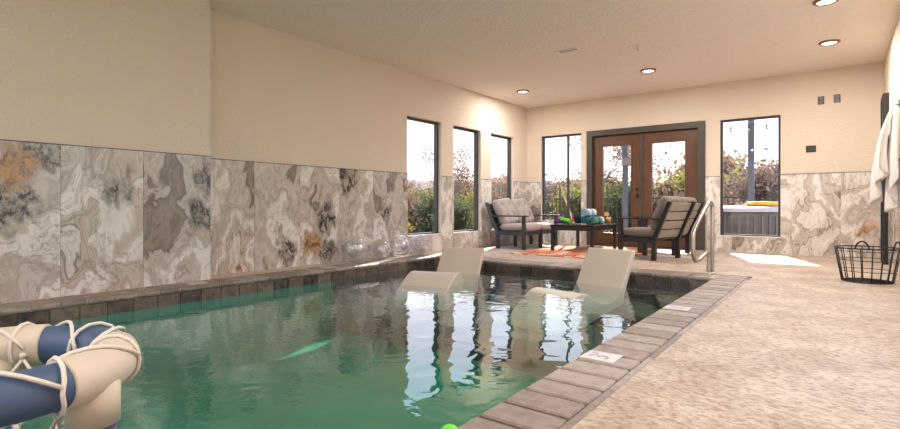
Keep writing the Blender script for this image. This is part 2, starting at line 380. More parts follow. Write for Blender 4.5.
# marble tiles, child pieces of each wall
TZ = 1.32
def tiles(wall, name, u0, u1, joints, holes, f, thick, feats, z0=0.0, base=0.0):
    J = [u0]+[j for j in joints if u0+.02 < j < u1-.02]+[u1]
    for n, (a, b) in enumerate(zip(J, J[1:])):
        hs = []
        for h in holes:
            if h[1] > a and h[0] < b: hs.append((max(h[0], a)-a, min(h[1], b)-a, h[2], h[3]))
        g = .0015
        # clip holes to the tile rectangle
        hs = [(max(h[0], g) if h[0] > g else g, min(h[1], b-a-g), max(h[2], z0), min(h[3], TZ)) for h in hs]
        hs = [h for h in hs if h[0] < h[1]-1e-4 and h[2] < h[3]]
        if sum((h[1]-h[0])*(h[3]-h[2]) for h in hs) > (b-a-2*g)*(TZ-z0)*.995: continue
        bm = panel_holes(g, b-a-g, z0, TZ, hs, lambda u, v, w: Vector((u, -w, v)), thick)
        o = obj('tile', bm, marble, wall)
        o.matrix_local = f(a)
        o['seed'] = float(base+n*1.73)
        ft = feats.get(n, {})
        o['dark'] = ft.get('dark', (9., 9., .01)); o['dark_b'] = ft.get('dark_b', (9., 9., .01)); o['rust'] = ft.get('rust', (9., 9., .01))
rotL = Matrix.Rotation(PI/2, 4, 'Z')      # local x -> +Y, local -y -> +X
tiles(wln, 'tile', -1.14+.0, 2.765, [ -1.14+.65*k+.0 for k in range(1, 6)], [], lambda a: Matrix.Translation((XN, a, 0)) @ rotL, .012,
      {5: {'dark': (.62, 1.1, .10), 'dark_b': (.56, .70, .13)}, 4: {'dark_b': (.42, .95, .09)}, 3: {'dark': (.30, .82, .17), 'dark_b': (.50, 1.22, .13), 'rust': (.34, 1.13, .12)}}, .03, 3.1)
tiles(wl_, 'tile', 2.70, YB, [2.77+.65*k for k in range(1, 12)], [(a, b, WZ0, WZ1) for a, b in WL], lambda a: Matrix.Translation((XL, a, 0)) @ rotL, .012,
      {0: {'rust': (.5, .10, .07)}, 1: {'dark': (.42, .25, .15)}, 2: {'dark': (.40, .62, .17), 'rust': (.20, .30, .12), 'dark_b': (.42, .2, .12)}, 3: {'dark': (.15, 1.2, .18)}, 4: {'dark': (.25, .7, .1)}}, .0, 20.4)
JB = [.04-.645*k for k in range(0, 9)][::-1]
tiles(wb, 'tile', XL+.012, XR, JB, [WB4, WB5, (-4.12, -1.91, 0, 2.33)], lambda a: Matrix.Translation((a, YB, 0)), .012,
      {9: {'rust': (.30, .45, .07)}}, 0, 40.2)
tiles(wr, 'tile', 6.5, 9.1, [9.1-.65*k for k in range(1, 10)], [], lambda a: Matrix.Translation((XR, a, 0)) @ Matrix.Rotation(PI/2, 4, 'Z') @ Matrix.Scale(-1, 4, (0, 1, 0)), .012, {}, 0, 61.3)
# dark metal strip capping the wainscot
tm = dark_metal
obj('trim_2', bx(XN, XN+.015, YF, 2.765, TZ, TZ+.007), tm, kind='structure')
bm = BM()
cuts = [2.7]+[v for a, b in WL for v in (a, b)]+[YB]
for a, b in zip(cuts[::2], cuts[1::2]): box(bm, XL, XL+.015, a, b, TZ, TZ+.007)
obj('trim_3', bm, tm, kind='structure')
bm = BM()
for a, b in ((XL, WB4[0]), (WB4[1], -4.12), (-1.91, WB5[0]), (WB5[1], XR)): box(bm, a, b, YB-.015, YB, TZ, TZ+.007)
obj('trim_4', bm, tm, kind='structure')
obj('trim_5', bx(XR-.015, XR, 6.5, 9.1, TZ, TZ+.007), tm, kind='structure')

# windows
def window(n, f, u0, u1, z0, z1, fw=.035, off=.085, mull=None):
    """f(u,z,w): w = depth outwards from the inner wall face"""
    r = empty('window_%d' % n); tag(r, kind='structure')
    bm = panel_holes(u0, u1, z0, z1, [(u0+fw, u1-fw, z0+fw, z1-fw)], lambda u, v, w: f(u, v, off-.02+w), .075)
    obj('window_frame', bm, dark_metal, r)
    a, b = u0+fw, u1-fw
    bars = [a, b]
    if mull:
        bm = panel_holes(mull-.02, mull+.02, z0+fw, z1-fw, [], lambda u, v, w: f(u, v, off+.003+w), .045); obj('mullion', bm, dark_metal, r)
        bars = [a, mull-.02, mull+.02, b]
    for c, d in zip(bars[::2], bars[1::2]):
        bm = panel_holes(c, d, z0+fw, z1-fw, [], lambda u, v, w: f(u, v, off+.02+w), .006); obj('pane', bm, glass, r)
    bm = panel_holes(u0, u1, z0, z0+.012, [], lambda u, v, w: f(u, v, -.012+w), off+.012); obj('window_sill', bm, white_pl, r)
fL = lambda u, z, w: Vector((XL-w, u, z)); fB = lambda u, z, w: Vector((u, YB+w, z)); fF = lambda u, z, w: Vector((u, YF-w, z))
for i, (a, b) in enumerate(WL): window(i+1, fL, a, b, WZ0, WZ1)
window(4, fB, *WB4, mull=-4.58)
window(5, fB, *WB5, off=.05)
for i, h in enumerate(FW_ADDED): window(6+i, fF, *h, mull=(h[0]+h[1])/2)  # added front windows, there to let light in
for i, h in enumerate(RW_ADDED): window(8+i, lambda u, z, w: Vector((XR+w, u, z)), *h)  # added side windows that bring in daylight

# double door in the back wall
wood = mat('stained_door_wood', (.085, .038, .020), .38, vary=(5, .8, (.15, .068, .034)), bump=(30, .15, .002))
d = empty('door_1', (0, 0, 0)); tag(d, kind='structure')
bm = panel_holes(-4.12, -1.90, 0, 2.335, [(-4.0, -2.02, -.01, 2.22)], lambda u, v, w: Vector((u, YB-.03+w, v)), .14); obj('door_frame', bm, grey_trim, d, bevel=.004)
obj('threshold', bx(-4.0, -2.02, YB-.02, YB+.14, 0.0, .02), dark_metal, d)
for sgn_, (a, b), (g0, g1) in ((-1, (-3.995, -3.03), (-3.80, -3.24)), (1, (-3.02, -2.025), (-2.84, -2.25))):
    bm = panel_holes(a, b, .02, 2.215, [(g0, g1, .26, 2.0)], lambda u, v, w: Vector((u, YB+.045+w, v)), .05); lf = obj('door_leaf', bm, wood, d, bevel=.003)
    bm = panel_holes(g0-.03, g1+.03, .23, 2.03, [(g0, g1, .26, 2.0)], lambda u, v, w: Vector((u, YB+.033+w, v)), .02); obj('glazing_bead', bm, wood, lf, bevel=.004)
    bm = panel_holes(g0, g1, .26, 2.0, [], lambda u, v, w: Vector((u, YB+.065+w, v)), .006); obj('pane', bm, glass, lf)
obj('astragal', bx(-3.045, -3.005, YB+.03, YB+.046, .02, 2.215), grey_trim, d)
for z in (1.0, 1.13):
    bm = BM(); lathe(bm, [(0, 0), (.032, 0), (.032, .012), (.016, .02), (.016, .035), (.028, .045), (.030, .06), (.02, .07), (0, .072)] if z < 1.1 else [(0, 0), (.03, 0), (.03, .018), (.012, .022), (0, .022)], 16, M=Matrix.Translation((-3.12, YB+.045, z)) @ Matrix.Rotation(PI/2, 4, 'X'))
    obj('door_knob' if z < 1.1 else 'deadbolt', bm, black, d, smooth=True)
# dark door on the right wall
d = empty('door_2'); tag(d, kind='structure')
bm = panel_holes(9.13, 9.62, 0, 2.34, [(9.19, 9.56, -.01, 2.28)], lambda u, v, w: Vector((XR-.065+w, u, v)), .065); obj('door_frame', bm, black, d, bevel=.003)
obj('door_leaf', bx(XR-.03, XR, 9.19, 9.56, 0.005, 2.28), black, d)

# recessed ceiling lights
lens = mat('lamp_lens', (.9, .88, .85), .4, emit=((1, .93, .84), 4.0)); trim_m = mat('brown_lamp_ring', (.20, .12, .08), .4)
proto = None
spots = [(-4.75, 8.54, 'recessed ceiling light in the far left corner above the loveseat'), (-2.42, 8.44, 'recessed ceiling light above the armchairs, in front of the double door'),
         (-.09, 8.45, 'recessed ceiling light nearest the right end of the back wall'), (-.10, 6.72, 'recessed ceiling light cut by the top edge, above the right deck'),
         (-.10, 4.2, 'recessed ceiling light above the right deck, out of frame'), (-.10, 1.8, 'recessed ceiling light above the near deck'), (-.3, -1.2, 'recessed ceiling light behind the camera'), (-2.6, -2.4, 'recessed ceiling light by the front wall'), (-4.7, -2.4, 'recessed ceiling light in the front left corner')]
for i, (x, y, lb) in enumerate(spots):
    if proto is None:
        o = empty('ceiling_light', (x, y, H))
        bm = BM(); lathe(bm, [(.085, -.002), (.085, -.022), (.105, -.022), (.12, -.010), (.12, 0)], 32); obj('trim_ring', bm, trim_m, o, smooth=True)
        bm = BM(); lathe(bm, [(0, -.020), (.06, -.019), (.088, -.014), (.088, 0), (0, 0)], 32); obj('lens', bm, lens, o, smooth=True)
        ld = bpy.data.lights.new('lamp', 'AREA'); ld.shape = 'DISK'; ld.size = .17; ld.energy = LAMP_W; ld.color = (1, .93, .84)
        lo = bpy.data.objects.new('lamp', ld); C.objects.link(lo); lo.parent = o; lo.location = (0, 0, -.03)
        proto = o
    else: o = copy_tree(proto); o.location = (x, y, H)
    tag(o, lb, 'ceiling light', 'recessed ceiling lights')

# vents, sprinkler
v = empty('ceiling_vent', (-3.0, 6.68, H), .0, 'white louvred air vent in the ceiling above the pool end', 'vent')
obj('vent_frame', panel_holes(-.16, .16, -.065, .065, [(-.135, .135, -.04, .04)], lambda a, b, w: Vector((a, b, -w)), .012), white_pl, v, bevel=.002)
obj('backing', bx(-.135, .135, -.04, .04, -.004, -.001), mat('vent_dark', (.25, .24, .23), .6), v)
for k in range(4): obj('louvre', bx(-.06, .06, -.012, .012, -.0015, .0015, Matrix.Translation((-.065 if k % 2 else .065, -.02+.04*(k//2), -.007)) @ Matrix.Rotation(.5, 4, 'X')), white_pl, v)
v = empty('ceiling_vent_square', (-4.7, 9.25, H), .0, 'flat pale square ceiling grille near the far left corner', 'vent')  # second, fainter air vent
obj('grille_frame', panel_holes(-.15, .15, -.15, .15, [(-.12, .12, -.12, .12)], lambda a, b, w: Vector((a, b, -w)), .010), ceil_m, v, bevel=.002)
obj('grille', bx(-.12, .12, -.12, .12, -.004, -.001), white_pl, v)
s = empty('fire_sprinkler', (-2.16, 7.05, H), 0, 'small metal sprinkler head hanging from the ceiling', 'sprinkler')
bm = BM(); lathe(bm, [(0, 0), (.03, 0), (.028, -.01), (.008, -.012), (.008, -.04), (0, -.04)], 14); obj('escutcheon', bm, white_pl, s, smooth=True)
bm = BM(); tube(bm, [(-.012, 0, -.035), (-.014, 0, -.05), (0, 0, -.062)], .003, 6); tube(bm, [(.012, 0, -.035), (.014, 0, -.05), (0, 0, -.062)], .003, 6); lathe(bm, [(0, -.062), (.018, -.062), (.018, -.065), (0, -.065)], 12); obj('deflector', bm, steel, s)

# outlets and switch on back wall
def plate(name, x, z, w, h, lb, kind):
    o = empty(name, (x, YB, z), 0, lb, 'outlet' if kind != 'switch' else 'switch')
    obj('cover_plate', bx(-w/2, w/2, -.008, 0, -h/2, h/2), black, o, bevel=.003)
    gm = mat('grey_socket', (.05, .045, .04), .35)
    if kind == 'switch':
        for s_ in (-.022, .022): obj('rocker', bx(s_-.014, s_+.014, -.013, -.008, -.032, .032), mat('dark_rocker', (.03, .03, .03), .3), o, bevel=.002)
    else:
        for s_ in (-.03, .03):
            bm = BM(); lathe(bm, [(0, 0), (.022, 0), (.022, .006), (.008, .006), (.006, .002), (0, .002)], 14, M=Matrix.Translation((0, -.008, s_)) @ Matrix.Rotation(PI/2, 4, 'X')); obj('socket', bm, gm, o, smooth=False)
def on_back(px, py):
    k = (px-450)/511; dd = YB/(.7965+.6046*k); return dd*(-.6046+.7965*k), .8-(py-206)*dd/511
x, z = on_back(821, 100.5); plate('outlet_plate', x, z, .085, .13, 'small black twin outlet plate high on back wall, left of two', 'outlet')
x, z = on_back(837.2, 98.5); plate('outlet_plate', x, z, .085, .13, 'small black twin outlet plate high on back wall, right of two', 'outlet')
x, z = on_back(811, 149); plate('switch_plate', x, z, .135, .11, 'wide black switch plate on the back wall above the marble', 'switch')
t_ = empty('thermostat', (XR, 8.9, 1.83), 0, 'small white thermostat on the right wall beside the black door', 'thermostat')
obj('housing', bx(-.028, 0, -.07, .07, -.085, .085), white_pl, t_, bevel=.008); obj('screen', bx(-.031, -.027, -.04, .04, -.01, .05), mat('lcd_grey', (.28, .30, .29), .2), t_)

# ================================================================== POOL
plasterpool = mat('teal_pool_plaster', (.04, .33, .27), .6, vary=(1.6, .9, (.08, .47, .39)), bump=(20, .3, .004))
SH = 4.15
bas = BM()
zb = -.72
o_ = .12
box(bas, PX0-o_, PX0, PY0-o_, PY1+o_, zb-.1, -.12); box(bas, PX1, PX1+o_, PY0-o_, PY1+o_, zb-.1, -.12)
box(bas, PX0, PX1, PY0-o_, PY0, zb-.1, -.12); box(bas, PX0, PX1, PY1, PY1+o_, zb-.1, -.12)
box(bas, PX0, PX1, PY0, SH, zb-.1, zb)
basin = obj('pool_basin', bas, plasterpool, kind='structure')
shelf_m = mat('shelf_reflection_grey', (.085, .095, .095), .6, vary=(3, .6, (.13, .14, .135)), bump=(20, .3, .004))  # grey stands in for wall reflections on the far water
obj('pool_shelf', bx(PX0, PX1, SH, PY1, zb-.1, -.43), shelf_m, basin)
bm = BM()
for rad, z0, z1 in ((1.05, -.43, -.34), (.62, -.34, -.24)):
    n = 16; A = [bm.verts.new((PX1-.0, PY1, z0))]; B = [bm.verts.new((PX1-.0, PY1, z1))]
    for k in range(n+1):
        a = PI + PI/2*k/n
        A.append(bm.verts.new((PX1+rad*math.cos(a), PY1+rad*math.sin(a), z0))); B.append(bm.verts.new((PX1+rad*math.cos(a), PY1+rad*math.sin(a), z1)))
    bm.faces.new(A); bm.faces.new(B)
    for k in range(len(A)): bm.faces.new((A[k], A[(k+1) % len(A)], B[(k+1) % len(A)], B[k]))
obj('corner_step', bm, shelf_m, basin, bevel=.01)
def brick_mat(name, c1, c2, rough=.6):
    m = bpy.data.materials.new(name); m.use_nodes = True; nt = m.node_tree; N, L = nt.nodes, nt.links
    p = N['Principled BSDF']; p.inputs['Roughness'].default_value = rough
    t = N.new('ShaderNodeTexCoord'); oi = N.new('ShaderNodeObjectInfo')
    ad = N.new('ShaderNodeVectorMath'); ad.operation = 'MULTIPLY_ADD'; ad.inputs[1].default_value = (1, 1, 1)
    cb = N.new('ShaderNodeCombineXYZ'); mu = N.new('ShaderNodeMath'); mu.operation = 'MULTIPLY'; mu.inputs[1].default_value = 40
    L.new(oi.outputs['Random'], mu.inputs[0]); L.new(mu.outputs[0], cb.inputs[0]); L.new(t.outputs['Object'], ad.inputs[0]); L.new(cb.outputs[0], ad.inputs[2])
    n = sset(N.new('ShaderNodeTexNoise'), Scale=14, Detail=6.0, Roughness=.65); L.new(ad.outputs[0], n.inputs['Vector'])
    a2 = N.new('ShaderNodeMath'); a2.operation = 'MULTIPLY_ADD'; a2.inputs[1].default_value = .35; L.new(oi.outputs['Random'], a2.inputs[0]); 
    s2 = N.new('ShaderNodeMath'); s2.operation = 'SUBTRACT'; s2.inputs[1].default_value = .17; L.new(n.outputs['Fac'], s2.inputs[0]); L.new(s2.outputs[0], a2.inputs[2])
    r = N.new('ShaderNodeValToRGB'); L.new(a2.outputs[0], r.inputs[0]); r.color_ramp.elements[0].position = .32; r.color_ramp.elements[1].position = .7
    r.color_ramp.elements[0].color = (*c1, 1); r.color_ramp.elements[1].color = (*c2, 1); L.new(r.outputs[0], p.inputs['Base Color'])
    n2 = sset(N.new('ShaderNodeTexNoise'), Scale=45, Detail=5.0, Roughness=.7); L.new(ad.outputs[0], n2.inputs['Vector'])
    b = N.new('ShaderNodeBump'); b.inputs['Strength'].default_value = .5; b.inputs['Distance'].default_value = .004; L.new(n2.outputs['Fac'], b.inputs['Height']); L.new(b.outputs[0], p.inputs['Normal'])
    return m
cop_r = brick_mat('paver_taupe', (.24, .19, .165), (.40, .335, .30)); cop_l = brick_mat('bullnose_stone', (.17, .135, .115), (.36, .30, .26), .5)
wtile = brick_mat('waterline_stone', (.025, .018, .015), (.19, .14, .11), .4)
grout = mat('sandy_grout', (.50, .44, .34), .9, bump=(40, .4, .003)); groutd = mat('brown_grout', (.17, .12, .08), .9)
# grout beds
cope = BM()
box(cope, PX1+.004, -.765, PY0-.3, 6.68, -.25, -.014)
obj('coping_bed', cope, groutd, basin)
cope = BM(); box(cope, PX0-CW, PX0+.006, PY0-.3, 6.68, -.012, .0255); box(cope, PX0-CW, PX0-.006, PY0-.3, 6.68, -.25, -.01); box(cope, PX0-.006, PX1+.004, PY1-.006, 6.68, -.042, -.0045); box(cope, PX0-.006, PX1+.004, PY1+.006, 6.68, -.25, -.04); box(cope, PX0-.006, PX1+.004, PY0-.3, PY0-.006, -.25, -.008)
obj('coping_bed', cope, grout, basin)
def rbrick(x0, x1, y0, y1, z0, z1, bev, seg=1):
    bm = bx(x0, x1, y0, y1, z0, z1)
    bmesh.ops.bevel(bm, geom=[e for e in bm.edges], offset=bev, segments=seg, affect='EDGES', clamp_overlap=True)
    me = bpy.data.meshes.new('brick'); bm.to_mesh(me); bm.free(); return me
# right coping: pavers with an edge strip
me = rbrick(0, .290, .012, .168, -.05, 0, .007); me.materials.append(cop_r)
y = PY0-.3; yo = 1.627-round((1.627-y)/.18)*.18
k = 0
while yo < 6.5:
    o = link('paver', me, basin, (PX1, yo, random.uniform(-.0015, .0015))); o.rotation_euler.z = random.uniform(-.006, .006); yo += .18; k += 1
last_y = yo
me2 = rbrick(0, .292, .005, 6.675-last_y, -.05, 0, .006); me2.materials.append(cop_r); link('paver', me2, basin, (PX1, last_y, 0))
y = PY0-.3
me = rbrick(.297, .333, .002, .598, -.05, 0, .004); me.materials.append(cop_r)
while y < 6.3:
    link('edging_strip', me, basin, (PX1, y, 0)); y += .6
# left bullnose coping (rounded front edge)
def bull(w, L_, top, bot):
    bm = BM(); w0 = w; out = [(-w, bot), (-w, top-.004), (-w+.004, top)]
    h = top-bot
    for k in range(7): a = PI/2-PI*k/6*.75; out.append((.02-h/2*.9+h/2*.9*math.cos(a)*1.0, top-h/2+h/2*math.sin(a)))
    out.append((-.02, bot))
    prism(bm, out, .007, L_-.007)
    bmesh.ops.recalc_face_normals(bm, faces=bm.faces)
    me = bpy.data.meshes.new('coping'); bm.to_mesh(me); bm.free(); me.materials.append(cop_l); return me
bl = bull(.298, .187, .03, -.020)
y = PY0-.3; k = 0
y = 1.18-round((1.18-y)/.187)*.187
while y+.187 < PY1+.02:
    o = link('coping_stone', bl, basin, (PX0, y+.187, random.uniform(-.001, .001)), (0, 0, -PI/2)); y += .187
# far coping: length direction along X, front facing -Y
bf = bull(.372, .2, .0, -.048)
x = PX0-.2
while x < PX1-.05:
    o = link('coping_stone', bf, basin, (x+.2, PY1, random.uniform(-.001, .001)), (0, 0, PI)); x += .2
bk = bull(.30, .2, .0, -.055); x = PX0-.2
while x < PX1: link('coping_stone', bk, basin, (x, PY0, 0), (0, 0, 0)); x += .2
# waterline tiles
wt = rbrick(.003, .197, -.012, 0, -.122, -.016, .003); wt.materials.append(wtile)
y = PY0
while y < PY1-.1: link('waterline_tile', wt, basin, (PX0, y, 0), (0, 0, PI/2)); y += .2      # faces +X
y = PY0
while y < PY1-.1: link('waterline_tile', wt, basin, (PX1, y+.2, 0), (0, 0, -PI/2)); y += .2
wt2 = rbrick(.003, .197, -.012, 0, -.122, -.046, .003); wt2.materials.append(wtile)
x = PX0
while x < PX1-.1: link('waterline_tile', wt2, basin, (x, PY1, 0), (0, 0, 0)); x += .2
for k, (a, b, c, e_) in enumerate(((PX0, PX0+.014, SH, PY1), (PX1-.014, PX1, SH, PY1), (PX0+.014, PX1-.014, PY1-.014, PY1))):
    obj('shelf_grey_liner', bx(a, b, c, e_, -.43, -.122), shelf_m, basin)  # liners added to carry the painted reflection grey up the sides
# water
wat = obj('pool_water', bx(PX0-.005, PX1+.005, PY0-.005, PY1+.005, zb-.02, -.115), water_m, kind='structure')
wat['kind'] = 'structure'
# floor drains / inlet
o = empty('pool_drain', (-3.1, .9, zb), 0, 'round teal drain cover on the pool floor', 'drain')
bm = BM(); lathe(bm, [(0, .03), (.07, .03), (.10, .012), (.10, 0), (0, 0)], 20); obj('drain_cover', bm, mat('teal_plastic', (.02, .12, .14), .4), o, smooth=True)

# depth markers
mk_t = mat('white_ceramic', (.74, .73, .70), .25); ink = mat('grey_marker_print', (.30, .31, .36), .5)
def marker(x, y, z, w, l, rz, lb, txt="3'"):
    o = empty('depth_marker', (x, y, z), rz, lb, 'pool marker', 'depth markers on the coping')
    obj('plate', bx(-w/2, w/2, -l/2, l/2, 0, .003), mk_t, o, bevel=.001)
    cu = bpy.data.curves.new('lettering', 'FONT'); cu.body = txt; cu.size = .15; cu.align_x = 'CENTER'; cu.align_y = 'CENTER'; cu.extrude = .0004; cu.materials.append(ink)
    t = link('lettering', cu, None); bpy.context.view_layer.update(); me = bpy.data.meshes.new_from_object(t); bpy.data.objects.remove(t)
    link('lettering', me, o, (0, 0, .0036), (0, 0, PI/2))
marker(-1.0, 2.645, .0012, .18, .155, 0, 'white depth marker tile reading 3 on the right coping, the nearer one')
marker(-1.0, 4.265, .0012, .18, .155, 0, 'white depth marker tile on the right coping, the farther one')
marker(-5.1, 2.53, .031, .15, .15, PI, 'white depth marker tile on the left coping below the wall step')
marker(-5.1, 4.18, .031, .15, .15, PI, 'white depth marker tile on the left coping near the clear balls')

# hand rail
r_ = empty('pool_handrail', (-1.19, 6.82-.1, 0), math.atan2(-.47, -.11), 'polished steel pool handrail standing at the far right corner', 'handrail')
def smoothpath(P, n=6):
    out = []; P = [Vector(p) for p in P]
    for i in range(len(P)-1):
        p0, p1, p2, p3 = P[max(i-1, 0)], P[i], P[i+1], P[min(i+2, len(P)-1)]
        for k in range(n):
            t = k/n; out.append(.5*((2*p1)+(-p0+p2)*t+(2*p0-5*p1+4*p2-p3)*t*t+(-p0+3*p1-3*p2+p3)*t**3))
    out.append(P[-1]); return out
path = [(0, 0, 0), (0, 0, .4), (0, 0, .74), (.015, 0, .82), (.07, 0, .85), (.13, 0, .82), (.40, 0, .585), (.47, 0, .50), (.48, 0, .40), (.48, 0, .27), (.455, 0, .20), (.40, 0, .175), (.33, 0, .19), (.16, 0, .245), (.105, 0, .23), (.09, 0, .18), (.09, 0, 0)]
obj('rail', tb(smoothpath(path, 5), .024, 14), steel, r_, smooth=True)
for xx in (0, .09):
    bm = BM(); lathe(bm, [(.0, 0), (.045, 0), (.045, .006), (.030, .018), (.0, .018)], 18, (xx, 0, 0)); obj('base_flange', bm, steel, r_, smooth=True)

# ================================================================== POOL LOUNGERS
lm = mat('cream_moulded_plastic', (.62, .55, .48), .38, spec=.4, bump=(60, .05, .001))
def lounger(loc, rz, pitch, width, lb):
    r = empty('pool_lounger', loc, rz, lb, 'pool lounger', 'in-pool loungers', rx=pitch)
    top = smoothpath([(0, 0, -.30), (0, .01, -.17), (0, .10, -.09), (0, .26, -.01), (0, .40, .04), (0, .50, .045), (0, .60, .01), (0, .74, -.10), (0, .90, -.18), (0, 1.05, -.20), (0, 1.17, -.18), (0, 1.28, -.09), (0, 1.42, .07), (0, 1.56, .215)], 4)
    out = [(p.y, p.z) for p in top]+[(1.585, .232), (1.615, .225), (1.62, .20), (1.50, .05), (1.38, -.10), (1.30, -.20), (1.26, -.30), (.05, -.30)]
    obj('shell', prism(BM(), out, -width/2, width/2), lm, r, bevel=.02, seg=3)
    return r
def place_lounger(cx, cy, hd, z, pitch, width, lb):
    h = Vector((hd[0], hd[1], 0)).normalized(); p = Vector((cx, cy, 0))-h*1.24
    return lounger((p.x, p.y, z), math.atan2(-h.x, h.y), pitch, width, lb)
place_lounger(-4.08, 5.50, (-.30, .95), -.045, math.radians(1), .60, 'cream moulded pool lounger with raised knee hump, left one in the water')
place_lounger(-2.20, 5.70, (.20, .98), -.225, math.radians(10.5), .60, 'cream moulded pool lounger sitting lower in the water, right one')

# ================================================================== CLEAR BALLS
vm = white_pl
for (x, y, rr, lb, m_) in ((-5.30, 4.80, .182, 'large smooth clear ball on the left coping, nearest of the four', bubble), (-5.30, 5.30, .145, 'smaller clear ball on the left coping, second of the four', bubble),
                       (-5.30, 5.72, .165, 'clear ball on the left coping, third of the four', bubble), (-5.29, 6.16, .160, 'crinkled clear ball on the left coping, farthest of the four', bubble_c)):
    o = empty('clear_ball', (x, y, .03), random.uniform(0, 6), lb, 'ball', 'clear balls on the left coping')
    bm = BM(); n = 32
    bmesh.ops.create_uvsphere(bm, u_segments=36, v_segments=22, radius=rr)
    for v in bm.verts:
        v.co *= 1+.02*mnoise.noise(v.co*9+Vector((x, y, 3)))
        v.co.z += rr
    obj('shell', bm, m_, o, smooth=True)
    bm = BM(); bmesh.ops.create_uvsphere(bm, u_segments=28, v_segments=16, radius=rr*.72)
    for v in bm.verts: v.co *= 1+.10*mnoise.noise(v.co*7+Vector((x*3, y, 3))); v.co.z += rr
    obj('inner_shell', bm, bubble_c, o, smooth=True)
    bm = BM(); lathe(bm, [(0, 0), (.022, .0), (.022, .008), (.01, .012), (0, .012)], 12); obj('valve', bm, mat('dark_valve', (.08, .08, .09), .4), o)

# ================================================================== GREEN TOY
o = empty('toy_ball', (-1.215, 1.60, -.155), 0, 'small bright green toy ball floating by the right coping', 'ball')
bm = BM(); sphere(bm, (0, 0, .05), .045, 20); obj('ball', bm, mat('lime_plastic', (.18, .75, .08), .35), o, smooth=True)
bm = BM(); lathe(bm, [(.0455*math.cos(-.15), .05-.0455*math.sin(.15)), (.0462, .05), (.0455*math.cos(.15), .05+.0455*math.sin(.15))], 20); obj('seam_band', bm, mat('pale_yellow_plastic', (.8, .8, .45), .4), o, smooth=True)

# ================================================================== POOL HOOP
hm_w = mat('ivory_foam', (.66, .58, .49), .5, bump=(40, .08, .002)); hm_b = mat('denim_blue_foam', (.065, .11, .215), .5, bump=(40, .08, .002)); rope = mat('white_rope', (.78, .72, .66), .8, bump=(150, .6, .002))
HC, HR, HZ, TR = Vector((-1.585, .295, 0)), .252, .41, .051
hp = empty('pool_basketball_hoop', (HC.x, HC.y, -.13), 0, 'blue and ivory padded pool hoop with white rope net, lower left corner', 'pool toy')
def arc(a0, a1, rad, z, n=None):
    n = n or max(4, int(abs(a1-a0)/.12))
    return [(rad*math.cos(a0+(a1-a0)*k/n), rad*math.sin(a0+(a1-a0)*k/n), z) for k in range(n+1)]
zz = HZ+.13; rd = math.radians
obj('hoop_tube', tb(arc(0, 2*PI, HR, zz, 64)[:-1], TR, 20, True), hm_b, hp, smooth=True, label='blue foam hoop tube')
aL1, aL2 = rd(37), rd(163)
for c, s0, s1 in ((aL1, 20, 42), (aL2, 24, 24), (rd(285), 24, 24)):
    o = obj('connector_sleeve', tb(arc(c-rd(s0), c+rd(s1), HR, zz), TR+.006, 20), hm_w, hp, smooth=False, bevel=.004, label='ivory connector sleeve')
    for p in o.data.polygons: p.use_smooth = len(p.vertices) == 4
    lx, ly = HR*math.cos(c), HR*math.sin(c)
    obj('leg_socket', tb([(lx, ly, zz-.01), (lx, ly, zz-.115)], TR+.0035, 28), hm_w, hp, smooth=True)
    obj('leg', tb([(lx, ly, zz-.115), (lx*1.15, ly*1.15, .0)], TR-.004, 18), hm_b, hp, smooth=True)
obj('float_ring', tb(arc(0, 2*PI, HR*1.15, .02, 48)[:-1], .06, 18, True), hm_b, hp, smooth=True)
bm = BM()
NA = 8
at_ = []
for k in range(NA):
    a = 2*PI*k/NA+.2; c = Vector((HR*math.cos(a), HR*math.sin(a), zz)); rad = Vector((math.cos(a), math.sin(a), 0)); tg = Vector((-math.sin(a), math.cos(a), 0))
    lp = [c+(rad*math.cos(q)+Vector((0, 0, 1))*math.sin(q))*(TR+.011)+tg*(.03*math.sin(q/2)) for q in [2*PI*j/14 for j in range(14)]]
    tube(bm, lp, .0048, 7, True)
    at_.append((c-rad*(TR+.012)-Vector((0, 0, .02)), a))
    sphere(bm, c-rad*(TR+.012)-Vector((0, 0, .012)), .009, 8)
    # rope running over the top of the tube to the next hitch
    a2 = a+2*PI/NA
    pts = []
    for j in range(9):
        t = j/8; aa = a+(a2-a)*t; ph = PI*.97-(PI*.90)*t
        pts.append(Vector((math.cos(aa), math.sin(aa), 0))*(HR+(TR+.011)*math.cos(ph))+Vector((0, 0, zz+(TR+.011)*math.sin(ph))))
    tube(bm, pts, .0048, 7)
rows = [(HR-TR-.012, zz-.02), (HR*.70, zz-.10), (HR*.60, zz-.19), (HR*.50, zz-.28), (HR*.42, zz-.34)]
for i in range(len(rows)-1):
    for k in range(NA):
        off0 = .5*(i % 2)
        a = 2*PI*(k+off0)/NA+.2
        for sg in (-.5, .5):
            b_ = 2*PI*(k+off0+sg)/NA+.2
            p = Vector((rows[i][0]*math.cos(a), rows[i][0]*math.sin(a), rows[i][1])); q = Vector((rows[i+1][0]*math.cos(b_), rows[i+1][0]*math.sin(b_), rows[i+1][1]))
            m_ = (p+q)/2-Vector((0, 0, .012)); tube(bm, [p, m_, q], .0042, 6)
        sphere(bm, (rows[i+1][0]*math.cos(2*PI*(k+off0+.5)/NA+.2), rows[i+1][0]*math.sin(2*PI*(k+off0+.5)/NA+.2), rows[i+1][1]), .009, 8)
obj('net', bm, rope, hp, smooth=True, label='white knotted rope net')

